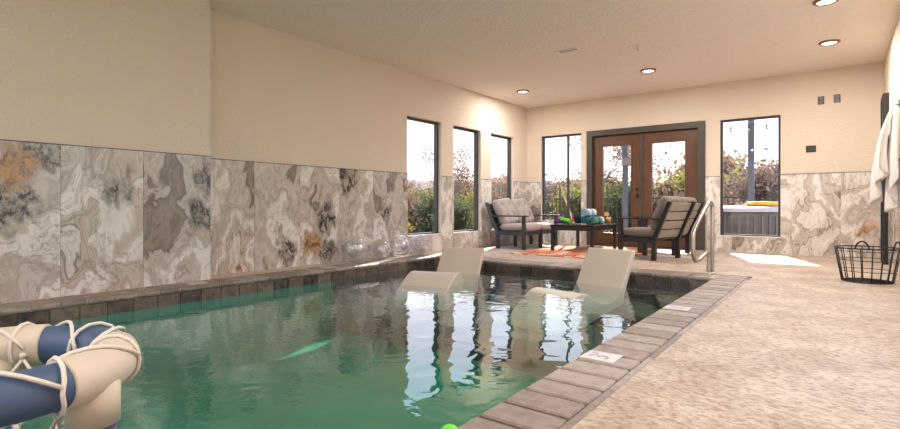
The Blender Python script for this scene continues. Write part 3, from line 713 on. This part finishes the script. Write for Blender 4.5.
# ================================================================== FURNITURE
fab_l = mat('light_grey_fabric', (.37, .325, .31), .95, bump=(160, .5, .002), vary=(9, .4, (.30, .265, .26)), sheen=.3)
fab_d = mat('taupe_fabric', (.20, .17, .145), .95, bump=(160, .5, .002), vary=(9, .4, (.155, .13, .11)), sheen=.2)
slat_m = mat('sun_sheen_slat', (.30, .265, .23), .45, vary=(12, .5, (.22, .19, .16)), bump=(60, .2, .002))  # dark glossy slats given a paler colour in place of reflected sunlight
def seatset(name, loc, rz, lb, cat, inner, seats, frame, fabric, slatmat, group=None):
    """local: width on x, faces -y, rear legs y=0, front legs y=-.55"""
    r = empty(name, loc, rz, lb, cat, group)
    lt = .045; w = inner/2
    xs = [-w, w] if seats == 1 else [-w, 0, w]
    for i, x in enumerate(xs):
        obj('leg', bx(x-lt/2, x+lt/2, -.59, -.52, 0, .60 if (seats == 1 or i != 1) else .33), frame, r, bevel=.005)          # front leg / arm post
        bm = BM(); prism(bm, [(-.035, 0), (.035, 0), (.04, .30), (.285, .86), (.225, .87), (-.02, .34)], x-lt/2, x+lt/2); obj('leg', bm, frame, r, bevel=.005)
        obj('side_rail', bx(x-lt/2+.005, x+lt/2-.005, -.53, -.0, .255, .325), frame, r, bevel=.004)
        if seats == 1 or i != 1: obj('armrest', bx(x-.04, x+.04, -.65, .13, .60, .625), frame, r, bevel=.006)
    obj('front_rail', bx(-w+lt/2, w-lt/2, -.58, -.55, .26, .335), frame, r, bevel=.004)
    obj('seat_deck', bx(-w+lt/2, w-lt/2, -.55, .0, .30, .325), frame, r)
    ang = math.atan2(.245, .56)
    Mb = Matrix.Translation((0, .012, .36)) @ Matrix.Rotation(-ang, 4, 'X')
    segs = list(zip(xs, xs[1:]))
    for x0, x1 in segs:
        for k in range(4): obj('back_slat', bx(x0+lt/2, x1-lt/2, -.010, .010, -.03+k*.145, .095+k*.145, Mb), slatmat, r, bevel=.004)
    sw = (inner-lt)/seats
    for i in range(seats):
        cx = -w+lt/2+sw*(i+.5)
        obj('seat_cushion', cushion(sw-.004, .62, .145, (), puff=.14, wob=.0015, seed=i), fabric, r, (cx, -.285, .395), smooth=True)
        tf = [(a*sw*.22, b*.12) for a in (-1, 1) for b in (-1, 1)] if seats > 1 else [(a*sw*.2, b*.13) for a in (-1, 1) for b in (-1, 1)]
        o = obj('back_cushion', cushion(sw-.01, .54, .19, tf, 26, 26, seed=i+4), fabric, r, smooth=True)
        o.matrix_local = Matrix.Translation((cx, .035, .695)) @ Matrix.Rotation(-ang, 4, 'X') @ Matrix.Rotation(PI/2, 4, 'X') @ Matrix.Rotation((.10 if seats > 1 else 0), 4, 'Z')
        for bxx, byy in tf:
            bm = BM(); sphere(bm, (0, 0, 0), .014, 10); bmesh.ops.scale(bm, vec=(1, 1, .5), verts=bm.verts)
            obj('button', bm, fabric, o, (bxx, byy, .19/2*(1-.0)-.19*.22-.004), smooth=True)
    return r
seatset('loveseat', (-5.12, 8.90, 0), PI/2, 'slate framed loveseat with light grey tufted cushions by the left windows', 'loveseat', 1.32, 2, navy_wood, fab_l, navy_wood)
def face(dx, dy):   # local -y -> (dx,dy)
    return math.atan2(dx, -dy)
seatset('armchair', (-2.05, 8.05, 0), face(-.96, .27), 'black framed armchair with taupe cushions, nearer the pool', 'armchair', .66, 1, black_wood, fab_d, slat_m, 'armchairs facing the loveseat')
seatset('armchair', (-2.08, 9.08, 0), face(-.99, .10), 'black framed armchair with taupe cushions, nearer the double door', 'armchair', .64, 1, black_wood, fab_d, slat_m, 'armchairs facing the loveseat')
# coffee table
t_ = empty('coffee_table', (-3.68, 8.90, .012), 0, 'low black rectangular coffee table on the rug between loveseat and armchairs', 'table')
tw, tl = .39, .58
for x in (-1, 1):
    for y in (-1, 1): obj('leg', bx(x*(tw-.025)-.025, x*(tw-.025)+.025, y*(tl-.025)-.025, y*(tl-.025)+.025, 0, .43), black_wood, t_, bevel=.003)
for y in (-1, 1): obj('apron', bx(-tw+.05, tw-.05, y*(tl-.025)-.012, y*(tl-.025)+.012, .36, .43), black_wood, t_)
for x in (-1, 1): obj('apron', bx(x*(tw-.025)-.012, x*(tw-.025)+.012, -tl+.05, tl-.05, .36, .43), black_wood, t_)
obj('tabletop', bx(-tw-.01, tw+.01, -tl-.01, tl+.01, .43, .455), mat('glossy_black_top', (.02, .018, .02), .12), t_, bevel=.003)
# rolled towels
def roll(name, loc, dirv, R, Lh, cols, lb, group=None, cat='towel'):
    r = empty(name, loc, 0, lb, cat, group)
    d_ = Vector(dirv).normalized(); q = Vector((1, 0, 0)).rotation_difference(d_).to_matrix().to_4x4()
    seg = len(cols)
    for s_ in range(seg):
        x0, x1 = -Lh/2+Lh*s_/seg, -Lh/2+Lh*(s_+1)/seg
        bm = BM(); turns = 3.6; n = 64; th = R/turns*.46
        A = []
        for k in range(n+1):
            a = 2*PI*turns*k/n; rr = R*(.10+.90*k/n)-th
            A.append([bm.verts.new((x, (rr+dr)*math.cos(a)+0*x, R+(rr+dr)*math.sin(a))) for x in (x0, x1) for dr in (-th*.9, th)])
        for P, Q in zip(A, A[1:]):
            for i, j in ((0, 1), (1, 3), (3, 2), (2, 0)): bm.faces.new((P[i], P[j], Q[j], Q[i]))
        bm.faces.new([A[0][i] for i in (0, 1, 3, 2)]); bm.faces.new([A[-1][i] for i in (0, 1, 3, 2)])
        bm.transform(q)
        obj('towel_roll', bm, cols[s_], r, smooth=False)
    return r
def tm_(n, c): return mat(n, c, .95, bump=(120, 1, .006), vary=(60, .4, tuple(v*.7 for v in c)))
blu, wht, tea, nav = tm_('sky_blue_terry', (.25, .42, .60)), tm_('white_terry', (.72, .72, .72)), tm_('teal_terry', (.02, .14, .14)), tm_('navy_terry', (.012, .02, .045))
aq = tm_('aqua_terry', (.13, .32, .31)); grn = tm_('lime_terry', (.15, .60, .04)); pur = tm_('plum_terry', (.12, .02, .13)); vio = tm_('violet_terry', (.25, .06, .40))
TT = .012+.455
ax = (.25, .97, 0)
roll('rolled_towel', (-3.766, 8.95, TT), ax, .076, .26, [nav, nav, tea], 'dark navy rolled towel at the left bottom of the towel stack', 'rolled towels')
roll('rolled_towel', (-3.606, 8.90, TT), ax, .078, .28, [tea, tea, wht, tea], 'dark teal rolled towel with pale end, bottom of the towel stack', 'rolled towels')
roll('rolled_towel', (-3.448, 8.92, TT), ax, .074, .24, [aq, tea, aq, wht], 'aqua and white striped rolled towel at the right bottom of the stack', 'rolled towels')
roll('rolled_towel', (-3.60, 8.90, TT+.132), ax, .078, .28, [blu, wht, blu, wht], 'light blue and white striped rolled towel on top of the stack', 'rolled towels')
roll('rolled_towel', (-4.00, 8.72, TT), (.93, .35, 0), .042, .34, [pur, vio], 'plum purple rolled towel lying at the left edge of the table', 'rolled towels')
g_ = roll('rolled_towel', (-3.97, 8.68, TT+.035), (.80, -.35, -.13), .045, .30, [vio, grn, grn, grn], 'lime green rolled towel leaning over the purple one', 'rolled towels')
b_ = empty('red_bottle', (-3.825, 8.72, TT), 0, 'small red bottle standing between green roll and towel stack', 'bottle')
bm = BM(); lathe(bm, [(0, 0), (.028, 0), (.03, .01), (.03, .075), (.018, .095), (.012, .10), (.012, .115), (0, .115)], 16); obj('body', bm, mat('red_glass', (.38, .02, .03), .15), b_, smooth=True)
bm = BM(); lathe(bm, [(.014, .112), (.015, .145), (0, .147)], 14); obj('cap', bm, mat('deep_red_cap', (.20, .02, .03), .3), b_, smooth=True)
bm = BM(); lathe(bm, [(.0305, .02), (.0306, .06)], 16); obj('label_band', bm, mat('pale_pink_label', (.7, .45, .42), .6), b_, smooth=True)
g_ = empty('drink_glass', (-3.37, 9.28, TT), 0, 'tall glass of amber drink with an orange slice, right end of table', 'drink'); g_.scale = (1.25, 1.25, 1.2)
bm = BM(); lathe(bm, [(0, .0), (.028, .0), (.034, .13), (.032, .13), (.027, .006), (0, .006)], 18); obj('glass', bm, glass, g_, smooth=True)
bm = BM(); lathe(bm, [(0, .007), (.0265, .007), (.0305, .105), (0, .105)], 18); obj('liquid', bm, mat('amber_drink', (.75, .42, .15), .2), g_, smooth=True)
bm = BM(); lathe(bm, [(0, -.003), (.036, -.003), (.036, .003), (0, .003)], 18, M=Matrix.Translation((-.03, 0, .15)) @ Matrix.Rotation(PI/2, 4, 'X')); obj('orange_slice', bm, mat('orange_fruit', (.85, .38, .03), .5), g_)

# rug
def rug_material():
    m = bpy.data.materials.new('patchwork_rug'); m.use_nodes = True; nt = m.node_tree; N, L = nt.nodes, nt.links
    p = N['Principled BSDF']; p.inputs['Roughness'].default_value = .95
    t = N.new('ShaderNodeTexCoord'); w = sset(N.new('ShaderNodeTexNoise'), Scale=14, Detail=3.0); L.new(t.outputs['Object'], w.inputs['Vector'])
    s_ = N.new('ShaderNodeVectorMath'); s_.operation = 'MULTIPLY_ADD'; s_.inputs[1].default_value = (.07, .07, 0); L.new(w.outputs['Color'], s_.inputs[0]); L.new(t.outputs['Object'], s_.inputs[2])
    v = N.new('ShaderNodeTexVoronoi'); v.distance = 'CHEBYCHEV'; v.inputs['Scale'].default_value = 8.0; v.inputs['Randomness'].default_value = .55; L.new(s_.outputs[0], v.inputs['Vector'])
    sp = N.new('ShaderNodeSeparateColor'); L.new(v.outputs['Color'], sp.inputs[0])
    r = N.new('ShaderNodeValToRGB'); r.color_ramp.interpolation = 'CONSTANT'; L.new(sp.outputs[0], r.inputs[0])
    cs = [(0, (.42, .05, .03)), (.2, (.55, .15, .04)), (.38, (.32, .02, .05)), (.52, (.62, .50, .38)), (.62, (.55, .24, .07)), (.76, (.50, .07, .14)), (.86, (.75, .66, .55)), (.94, (.33, .22, .12))]
    r.color_ramp.elements[0].color = (*cs[0][1], 1); r.color_ramp.elements[1].position = cs[-1][0]; r.color_ramp.elements[1].color = (*cs[-1][1], 1)
    for q, c in cs[1:-1]: e_ = r.color_ramp.elements.new(q); e_.color = (*c, 1)
    w2 = N.new('ShaderNodeTexWave'); w2.inputs['Scale'].default_value = 7; w2.inputs['Distortion'].default_value = 9; L.new(t.outputs['Object'], w2.inputs['Vector'])
    mr = N.new('ShaderNodeMapRange'); mr.inputs[1].default_value = .75; mr.inputs[2].default_value = .85; mr.inputs[4].default_value = .6; L.new(w2.outputs['Fac'], mr.inputs[0])
    mx = N.new('ShaderNodeMix'); mx.data_type = 'RGBA'; mx.inputs[7].default_value = (.72, .42, .20, 1); L.new(mr.outputs[0], mx.inputs[0]); L.new(r.outputs[0], mx.inputs[6]); L.new(mx.outputs[2], p.inputs['Base Color'])
    return m
rg = obj('area_rug', bx(-.9, .9, -1.12, 1.12, 0, .010), rug_material(), None, (-3.48, 8.55, .001), bevel=.003, label='orange and red patchwork rug under the coffee table', cat='rug')

# ================================================================== WIRE BASKET
b = empty('wire_basket', (.245, 6.95, 0), .3, 'black wire basket with two loop handles on the deck by the right wall', 'basket')
def ring(r, z, sx_=1.0, n=40): return [(r*sx_*math.cos(2*PI*k/n), r*math.sin(2*PI*k/n), z) for k in range(n)]
bw = mat('black_wire', (.015, .013, .013), .45, .3)
obj('rim', tb(ring(.275, .36), .007, 8, True), bw, b, smooth=True)
obj('base_ring', tb(ring(.215, .01), .006, 8, True), bw, b, smooth=True)
for z in (.12, .235, .33): obj('hoop_wire', tb(ring(.215+.06*z/.36, z), .0035, 6, True), bw, b, smooth=True)
for k in range(18):
    a = 2*PI*k/18
    obj('upright_wire', tb([(.215*math.cos(a), .215*math.sin(a), .01), (.275*math.cos(a), .275*math.sin(a), .36)], .0048, 6), bw, b, smooth=True)
for k in range(-4, 5):
    yy = k*.045; xx = math.sqrt(.215**2-yy*yy); obj('bottom_wire', tb([(-xx, yy, .01), (xx, yy, .01)], .0035, 6), bw, b, smooth=True)
for a in (-2.05, -.85+2*PI*0):
    aa = [a-.22+.44*k/12 for k in range(13)]
    obj('handle', tb([(.276*math.cos(q), .276*math.sin(q), .355+.085*math.sin(PI*k/12)**.6) for k, q in enumerate(aa)], .008, 8), bw, b, smooth=True)

# ================================================================== HANGING TOWEL
hk = empty('wall_hook', (XR, 7.66, 1.96), 0, 'small dark wall hook holding the white towels', 'hook')
obj('hook_plate', bx(-.008, 0, -.02, .02, -.04, .04), black, hk, bevel=.002); obj('prong', tb([(-.005, 0, -.01), (-.05, 0, -.02), (-.06, 0, .01)], .006, 8), black, hk, smooth=True)
def drape(name, n_u, top, spread, zlow, seed, lb, reach):
    bm = BM(); nu, nv = 46, 30; G = []
    for j in range(nv+1):
        v = j/nv; row = []
        for i in range(nu+1):
            u = i/nu*2-1
            low = zlow + (.32*(1-abs(u)**1.0) if False else .42*abs(u)**1.5)*1.0 - .05*math.sin(u*5+seed)
            z = top[2]-(top[2]-low)*v
            wd = spread*(.06+.94*min(1, v*1.15)**.8)
            fold = math.sin(u*13+seed+v*.8)*(.012+.035*v)+math.sin(u*5+seed*2)*.02*v
            y = top[1]+u*wd+.02*math.sin(v*4+u*3)
            x = top[0]-.02-reach*(math.sin(min(v, 1)*PI*.6))*(.55+.45*math.cos(u*1.3))-fold
            row.append(bm.verts.new((min(x, XR-.02), y, z)))
        G.append(row)
    for j in range(nv):
        for i in range(nu): bm.faces.new((G[j][i], G[j][i+1], G[j+1][i+1], G[j+1][i]))
    o = obj(name, bm, mat('white_cotton', (.80, .77, .76), .95, bump=(90, .3, .002)), smooth=True, label=lb, cat='towel', group='white towels on the right wall hook')
    m = o.modifiers.new('s', 'SOLIDIFY'); m.thickness = .006; m.offset = 0
drape('hanging_towel', 0, (XR-.03, 7.66, 1.96), .24, .86, 1.0, 'outer white towel draped over the hook on the right wall', .15)
drape('hanging_towel', 0, (XR-.02, 7.62, 1.93), .17, .70, 4.0, 'inner white towel hanging lower, behind the outer one', .04)

# ================================================================== OUTSIDE
def gz(x, y):
    k = max(0, (y-15)/10) if x > -8 else 0
    k2 = max(0, (-7-x)/8)
    z = -.12-1.2*min(1, max(k, k2))*1.0-.03*max(0, -x-15)
    return z + .12*mnoise.noise(Vector((x*.2, y*.2, 0)))*min(1, max(k, k2))
bm = BM(); G = []
nx, ny = 60, 60
for i in range(nx+1):
    row = []
    for j in range(ny+1):
        x = -70+110*i/nx; y = -30+110*j/ny
        row.append(bm.verts.new((x, y, gz(x, y))))
    G.append(row)
for i in range(nx):
    for j in range(ny): bm.faces.new((G[i][j], G[i+1][j], G[i+1][j+1], G[i][j+1]))
# leave a hole under the house
bmesh.ops.delete(bm, geom=[f for f in bm.faces if XL-.3 < f.calc_center_median().x < XR+.3 and YF < f.calc_center_median().y < YB], context='FACES')
obj('lawn', bm, mat('dry_grass', (.13, .11, .05), .95, vary=(.8, .8, (.10, .12, .04)), bump=(12, .8, .05)), kind='structure', smooth=True)
obj('patio', bx(-8.2, 4, YB+TH, 14.2, -.3, -.04), mat('patio_concrete', (.55, .51, .46), .8, bump=(20, .3, .004), vary=(2, .5, (.48, .44, .40))), kind='structure')
obj('sun_cut_eave', bx(XL-.5, XR+.5, YB+TH, YB+1.55, 2.72, 2.86), plaster, kind='structure')  # unseen roof overhang, depth set to cut the sun patch short
# distant hills
bm = BM(); G = []
for i in range(81):
    row = []
    for j in range(14):
        t = i/80; a = math.radians(20)+math.radians(140)*t
        rad = 75+9*j
        hgt = math.sin(min(1, j/8)*PI/2)*(9.5+3.0*mnoise.noise(Vector((t*9, 1.7, 0)))+2.6*mnoise.noise(Vector((t*26, 4, 0)))+.9*mnoise.noise(Vector((t*70, j*.9, 2))))
        row.append(bm.verts.new((rad*math.cos(a), rad*math.sin(a), -3+hgt*1.2)))
    G.append(row)
for i in range(80):
    for j in range(13): bm.faces.new((G[i][j], G[i+1][j], G[i+1][j+1], G[i][j+1]))
obj('hills', bm, mat('hazy_hill', (.17, .14, .18), 1, vary=(.15, .6, (.14, .11, .13))), kind='structure', smooth=True)

obj('bounce_slab_right', bx(XR+TH, 14, -14, 14, -.3, -.045), MATS['patio_concrete'], kind='structure')  # unseen paving added to bounce daylight up to the ceiling
obj('bounce_slab_front', bx(-14, XR+TH, -14, YF-TH, -.3, -.045), MATS['patio_concrete'], kind='structure')  # added out of view as well, pale top reflects light indoors
# patio posts, railing, string lights, hot tub
post_m = mat('grey_blue_post', (.075, .085, .105), .5)
for x, lb in ((-1.57, 'tall slate grey patio post seen through the right window'), (-4.42, 'tall slate grey patio post seen through the left door pane'), (-7.4, 'tall slate grey patio post beyond the far left window')):
    p = empty('patio_post', (x, 13.4, -.04), 0, lb, 'post', 'patio posts')
    obj('shaft', bx(-.06, .06, -.06, .06, 0, 3.4), post_m, p, bevel=.004); obj('post_base', bx(-.09, .09, -.09, .09, 0, .12), post_m, p, bevel=.004)
o = empty('post_speaker', (-4.30, 13.26, 1.95), 0, 'small brown box speaker fixed to the patio post', 'speaker')
obj('housing', bx(-.13, .13, -.09, .07, -.11, .11), mat('brown_box', (.13, .10, .09), .6), o, bevel=.008); obj('grille', bx(-.11, .11, -.098, -.088, -.09, .09), mat('box_grille', (.22, .18, .16), .8), o)
r = empty('patio_railing', (0, 13.55, -.04), 0, 'black metal baluster railing along the patio edge', 'railing')
obj('top_rail', bx(-8, 3.8, -.025, .025, 1.02, 1.06), black, r); obj('bottom_rail', bx(-8, 3.8, -.018, .018, .10, .13), black, r)
me = None
x = -8+.06
while x < 3.8:
    if me is None:
        o = obj('baluster', bx(-.009, .009, -.009, .009, .13, 1.02), black, r, (x, 0, 0)); me = o.data
    else: link('baluster', me, r, (x, 0, 0))
    x += .125
sl = empty('string_lights', (-1.6, 13.2, 2.48), 0, 'strand of small bulbs strung between the patio posts', 'string lights')
pts = [(-2.8+.35*k, 0, .14+.16*((k-8)/8)**2) for k in range(17)]
obj('cable', tb(smoothpath(pts, 2), .008, 6), black, sl)
for k in range(0, 17, 1):
    x, _, z = pts[k]
    bm = BM(); lathe(bm, [(0, 0), (.018, 0), (.018, -.05), (0, -.05)], 8, (x, 0, z-.02)); sk = obj('socket', bm, black, sl)
    bm = BM(); lathe(bm, [(0.01, -.05), (.03, -.085), (.025, -.11), (0, -.12)], 10, (x, 0, z-.02)); obj('bulb', bm, mat('amber_bulb', (.55, .35, .2), .2), sl, smooth=True)
ht = empty('hot_tub', (-1.52, 12.15, -.04), 0, 'round dark ribbed hot tub on the patio outside the right window', 'hot tub')
bm = BM(); n = 96; prof = [(.80, 0), (.82, .03), (.82, .68), (.80, .72)]
lathe(bm, [(0, 0)]+prof+[(0, .72)], n); obj('shell', bm, mat('tub_charcoal', (.07, .068, .075), .5), ht)
for k in range(40):
    a = 2*PI*k/40; obj('rib', bx(.815, .835, -.022, .022, .04, .67, Matrix.Rotation(a, 4, 'Z')), mat('tub_rib', (.10, .095, .10), .5), ht)
bm = BM(); lathe(bm, [(.80, .72), (.86, .73), (.87, .80), (.80, .83), (0, .86)], 48); obj('cover', bm, mat('blue_grey_cover', (.42, .44, .55), .6), ht, smooth=False)
f_ = empty('yellow_float', (-1.18, 11.72, .80), .2, 'folded yellow float lying on the hot tub cover', 'pool toy')
obj('folded_sheet', cushion(.62, .32, .09, (), 14, 14), mat('yellow_vinyl', (.85, .52, .03), .4), f_, (0, 0, .045), smooth=True)
wd = empty('patio_brace', (-4.9, 11.4, -.04), 0, 'slanted pale wooden stair rail outside the far left window', 'handrail')
obj('sloped_rail', tb([(-.42, 0, 1.35), (-.02, .0, .3)], .022, 6), mat('pale_timber', (.45, .33, .22), .7), wd); obj('post', bx(-.445, -.415, -.015, .015, 0, 1.36), black, wd)

# ---- trees
def branchy(h, seed, levels=4, spread=.55, r0=.06, twigs=3, trunk=.32):
    rnd = random.Random(seed); bm = BM(); tips = []
    def grow(p, d, L_, r, lev):
        q = p+d*L_*.5+Vector((rnd.uniform(-1, 1), rnd.uniform(-1, 1), 0))*L_*.06; e_ = q+d*L_*.5+Vector((rnd.uniform(-1, 1), rnd.uniform(-1, 1), rnd.uniform(0, .5)))*L_*.08
        tube(bm, [p, q, e_], [r, r*.8, r*.6], 4 if lev < 2 else 3, cap=False)
        if lev >= levels: tips.append(e_); return
        k = twigs+(1 if rnd.random() < .5 else 0)
        for i in range(k):
            a = rnd.uniform(0, 2*PI); nd = (d+Vector((math.cos(a), math.sin(a), rnd.uniform(-.1, .4)))*spread*rnd.uniform(.6, 1.3)).normalized()
            st = e_ if i < 2 else p.lerp(e_, rnd.uniform(.45, .95))
            grow(st, nd, L_*rnd.uniform(.58, .8), r*.55, lev+1)
    grow(Vector((0, 0, 0)), Vector((0, 0, 1)), h*trunk, r0*h/4, 0)
    return bm, tips
def leaves(tips, n, size, seed, rad):
    rnd = random.Random(seed); bm = BM()
    for k in range(n):
        c = rnd.choice(tips)+Vector((rnd.gauss(0, 1), rnd.gauss(0, 1), rnd.gauss(0, .8)))*rad
        u = Vector((rnd.gauss(0, 1), rnd.gauss(0, 1), rnd.gauss(0, 1))).normalized(); v = u.orthogonal().normalized(); s_ = size*rnd.uniform(.6, 1.3)
        vs = [bm.verts.new(c+u*s_), bm.verts.new(c+v*s_*.6), bm.verts.new(c-u*s_), bm.verts.new(c-v*s_*.6)]; bm.faces.new(vs)
    return bm
bark = mat('haze_paled_bark', (.20, .14, .11), .9, vary=(5, .5, (.27, .20, .16)))  # bark paled, outdoor haze put into its colour
leafs = {'gold': mat('gold_green_leaf', (.27, .22, .06), .8, vary=(3, .9, (.17, .20, .05))), 'green': mat('olive_green_leaf', (.075, .10, .045), .8, vary=(3, .9, (.13, .125, .055))),
         'brown': mat('russet_leaf', (.30, .18, .12), .8, vary=(3, .9, (.22, .15, .11)))}
for m_ in leafs.values():
    nt = m_.node_tree; p_ = nt.nodes['Principled BSDF']; T_ = nt.nodes.new('ShaderNodeBsdfTranslucent'); X_ = nt.nodes.new('ShaderNodeMixShader'); X_.inputs[0].default_value = .5
    c_ = p_.inputs['Base Color'].links[0].from_socket; nt.links.new(c_, T_.inputs[0]); nt.links.new(p_.outputs[0], X_.inputs[1]); nt.links.new(T_.outputs[0], X_.inputs[2]); nt.links.new(X_.outputs[0], nt.nodes['Material Output'].inputs[0])
protos = {}
def tree_mesh(kind, v):
    key = (kind, v)
    if key in protos: return protos[key]
    h = 4.0
    bm, tips = branchy(h, 11+v*7+len(kind), 5 if kind == 'bare' else 4, .6, .07, 2 if kind == 'bare' else 3, .32 if kind == 'bare' else .22)
    if kind != 'bare': tips += [Vector((t.x*.9, t.y*.9, t.z*.45)) for t in tips[::2]]
    me = bpy.data.meshes.new('branches'); bm.to_mesh(me); bm.free(); me.materials.append(bark)
    lf = None
    if kind == 'bare': b2 = leaves(tips, 1100, .05, v, .22); lf = ('brown', b2)
    else: b2 = leaves(tips, 5200, .085, v, .34); lf = (kind, b2)
    m2 = bpy.data.meshes.new('foliage'); lf[1].to_mesh(m2); lf[1].free(); m2.materials.append(leafs[lf[0]])
    protos[key] = (me, m2); return protos[key]
LB = {'bare': ('bare_tree', 'bare twiggy brown tree in the woods outside'), 'gold': ('bushy_tree', 'gold and green leafy tree outside'), 'green': ('bushy_tree', 'dark green leafy tree outside'), 'brown': ('bushy_tree', 'russet brown leafy tree in the woods outside')}
def tree(kind, v, x, y, sc, where):
    me, m2 = tree_mesh(kind, v); nm, lb = LB[kind]
    o = empty(nm, (x, y, gz(x, y)-.1), random.uniform(0, 6), lb+' '+where, 'tree', kind+' trees '+where); o.scale = (sc, sc, sc*random.uniform(.9, 1.1))
    link('branches', me, o); f_ = link('foliage', m2, o)
rnd = random.Random(5)
# beyond the patio
for row, (yy, hh, kinds) in enumerate(((19, .80, ['gold', 'brown', 'brown', 'green']), (25, 1.35, ['brown', 'bare', 'brown', 'gold']), (33, 1.5, ['brown', 'bare', 'brown', 'brown']))):
    x = -yy*.75
    i = 0
    while x < yy*.12+1:
        tree(kinds[(i*3+row) % 4], i % 3, x+rnd.uniform(-.4, .4), yy+rnd.uniform(-2, 2), hh*rnd.uniform(.8, 1.15), 'beyond the patio railing')
        x += 1.7+row*.7; i += 1
# past the left windows
for row, (xx, hh, kinds) in enumerate(((-11.5, .66, ['green', 'gold', 'green']), (-16, .95, ['gold', 'green', 'brown', 'gold']), (-22, 1.25, ['brown', 'bare', 'green', 'bare']))):
    y = -xx*.9; i = 0
    while y < -xx*2.0:
        tree(kinds[(i+row) % len(kinds)], i % 3, xx+rnd.uniform(-1, 1), y, hh*rnd.uniform(.8, 1.2), 'past the left windows')
        y += 1.8+row*.7; i += 1
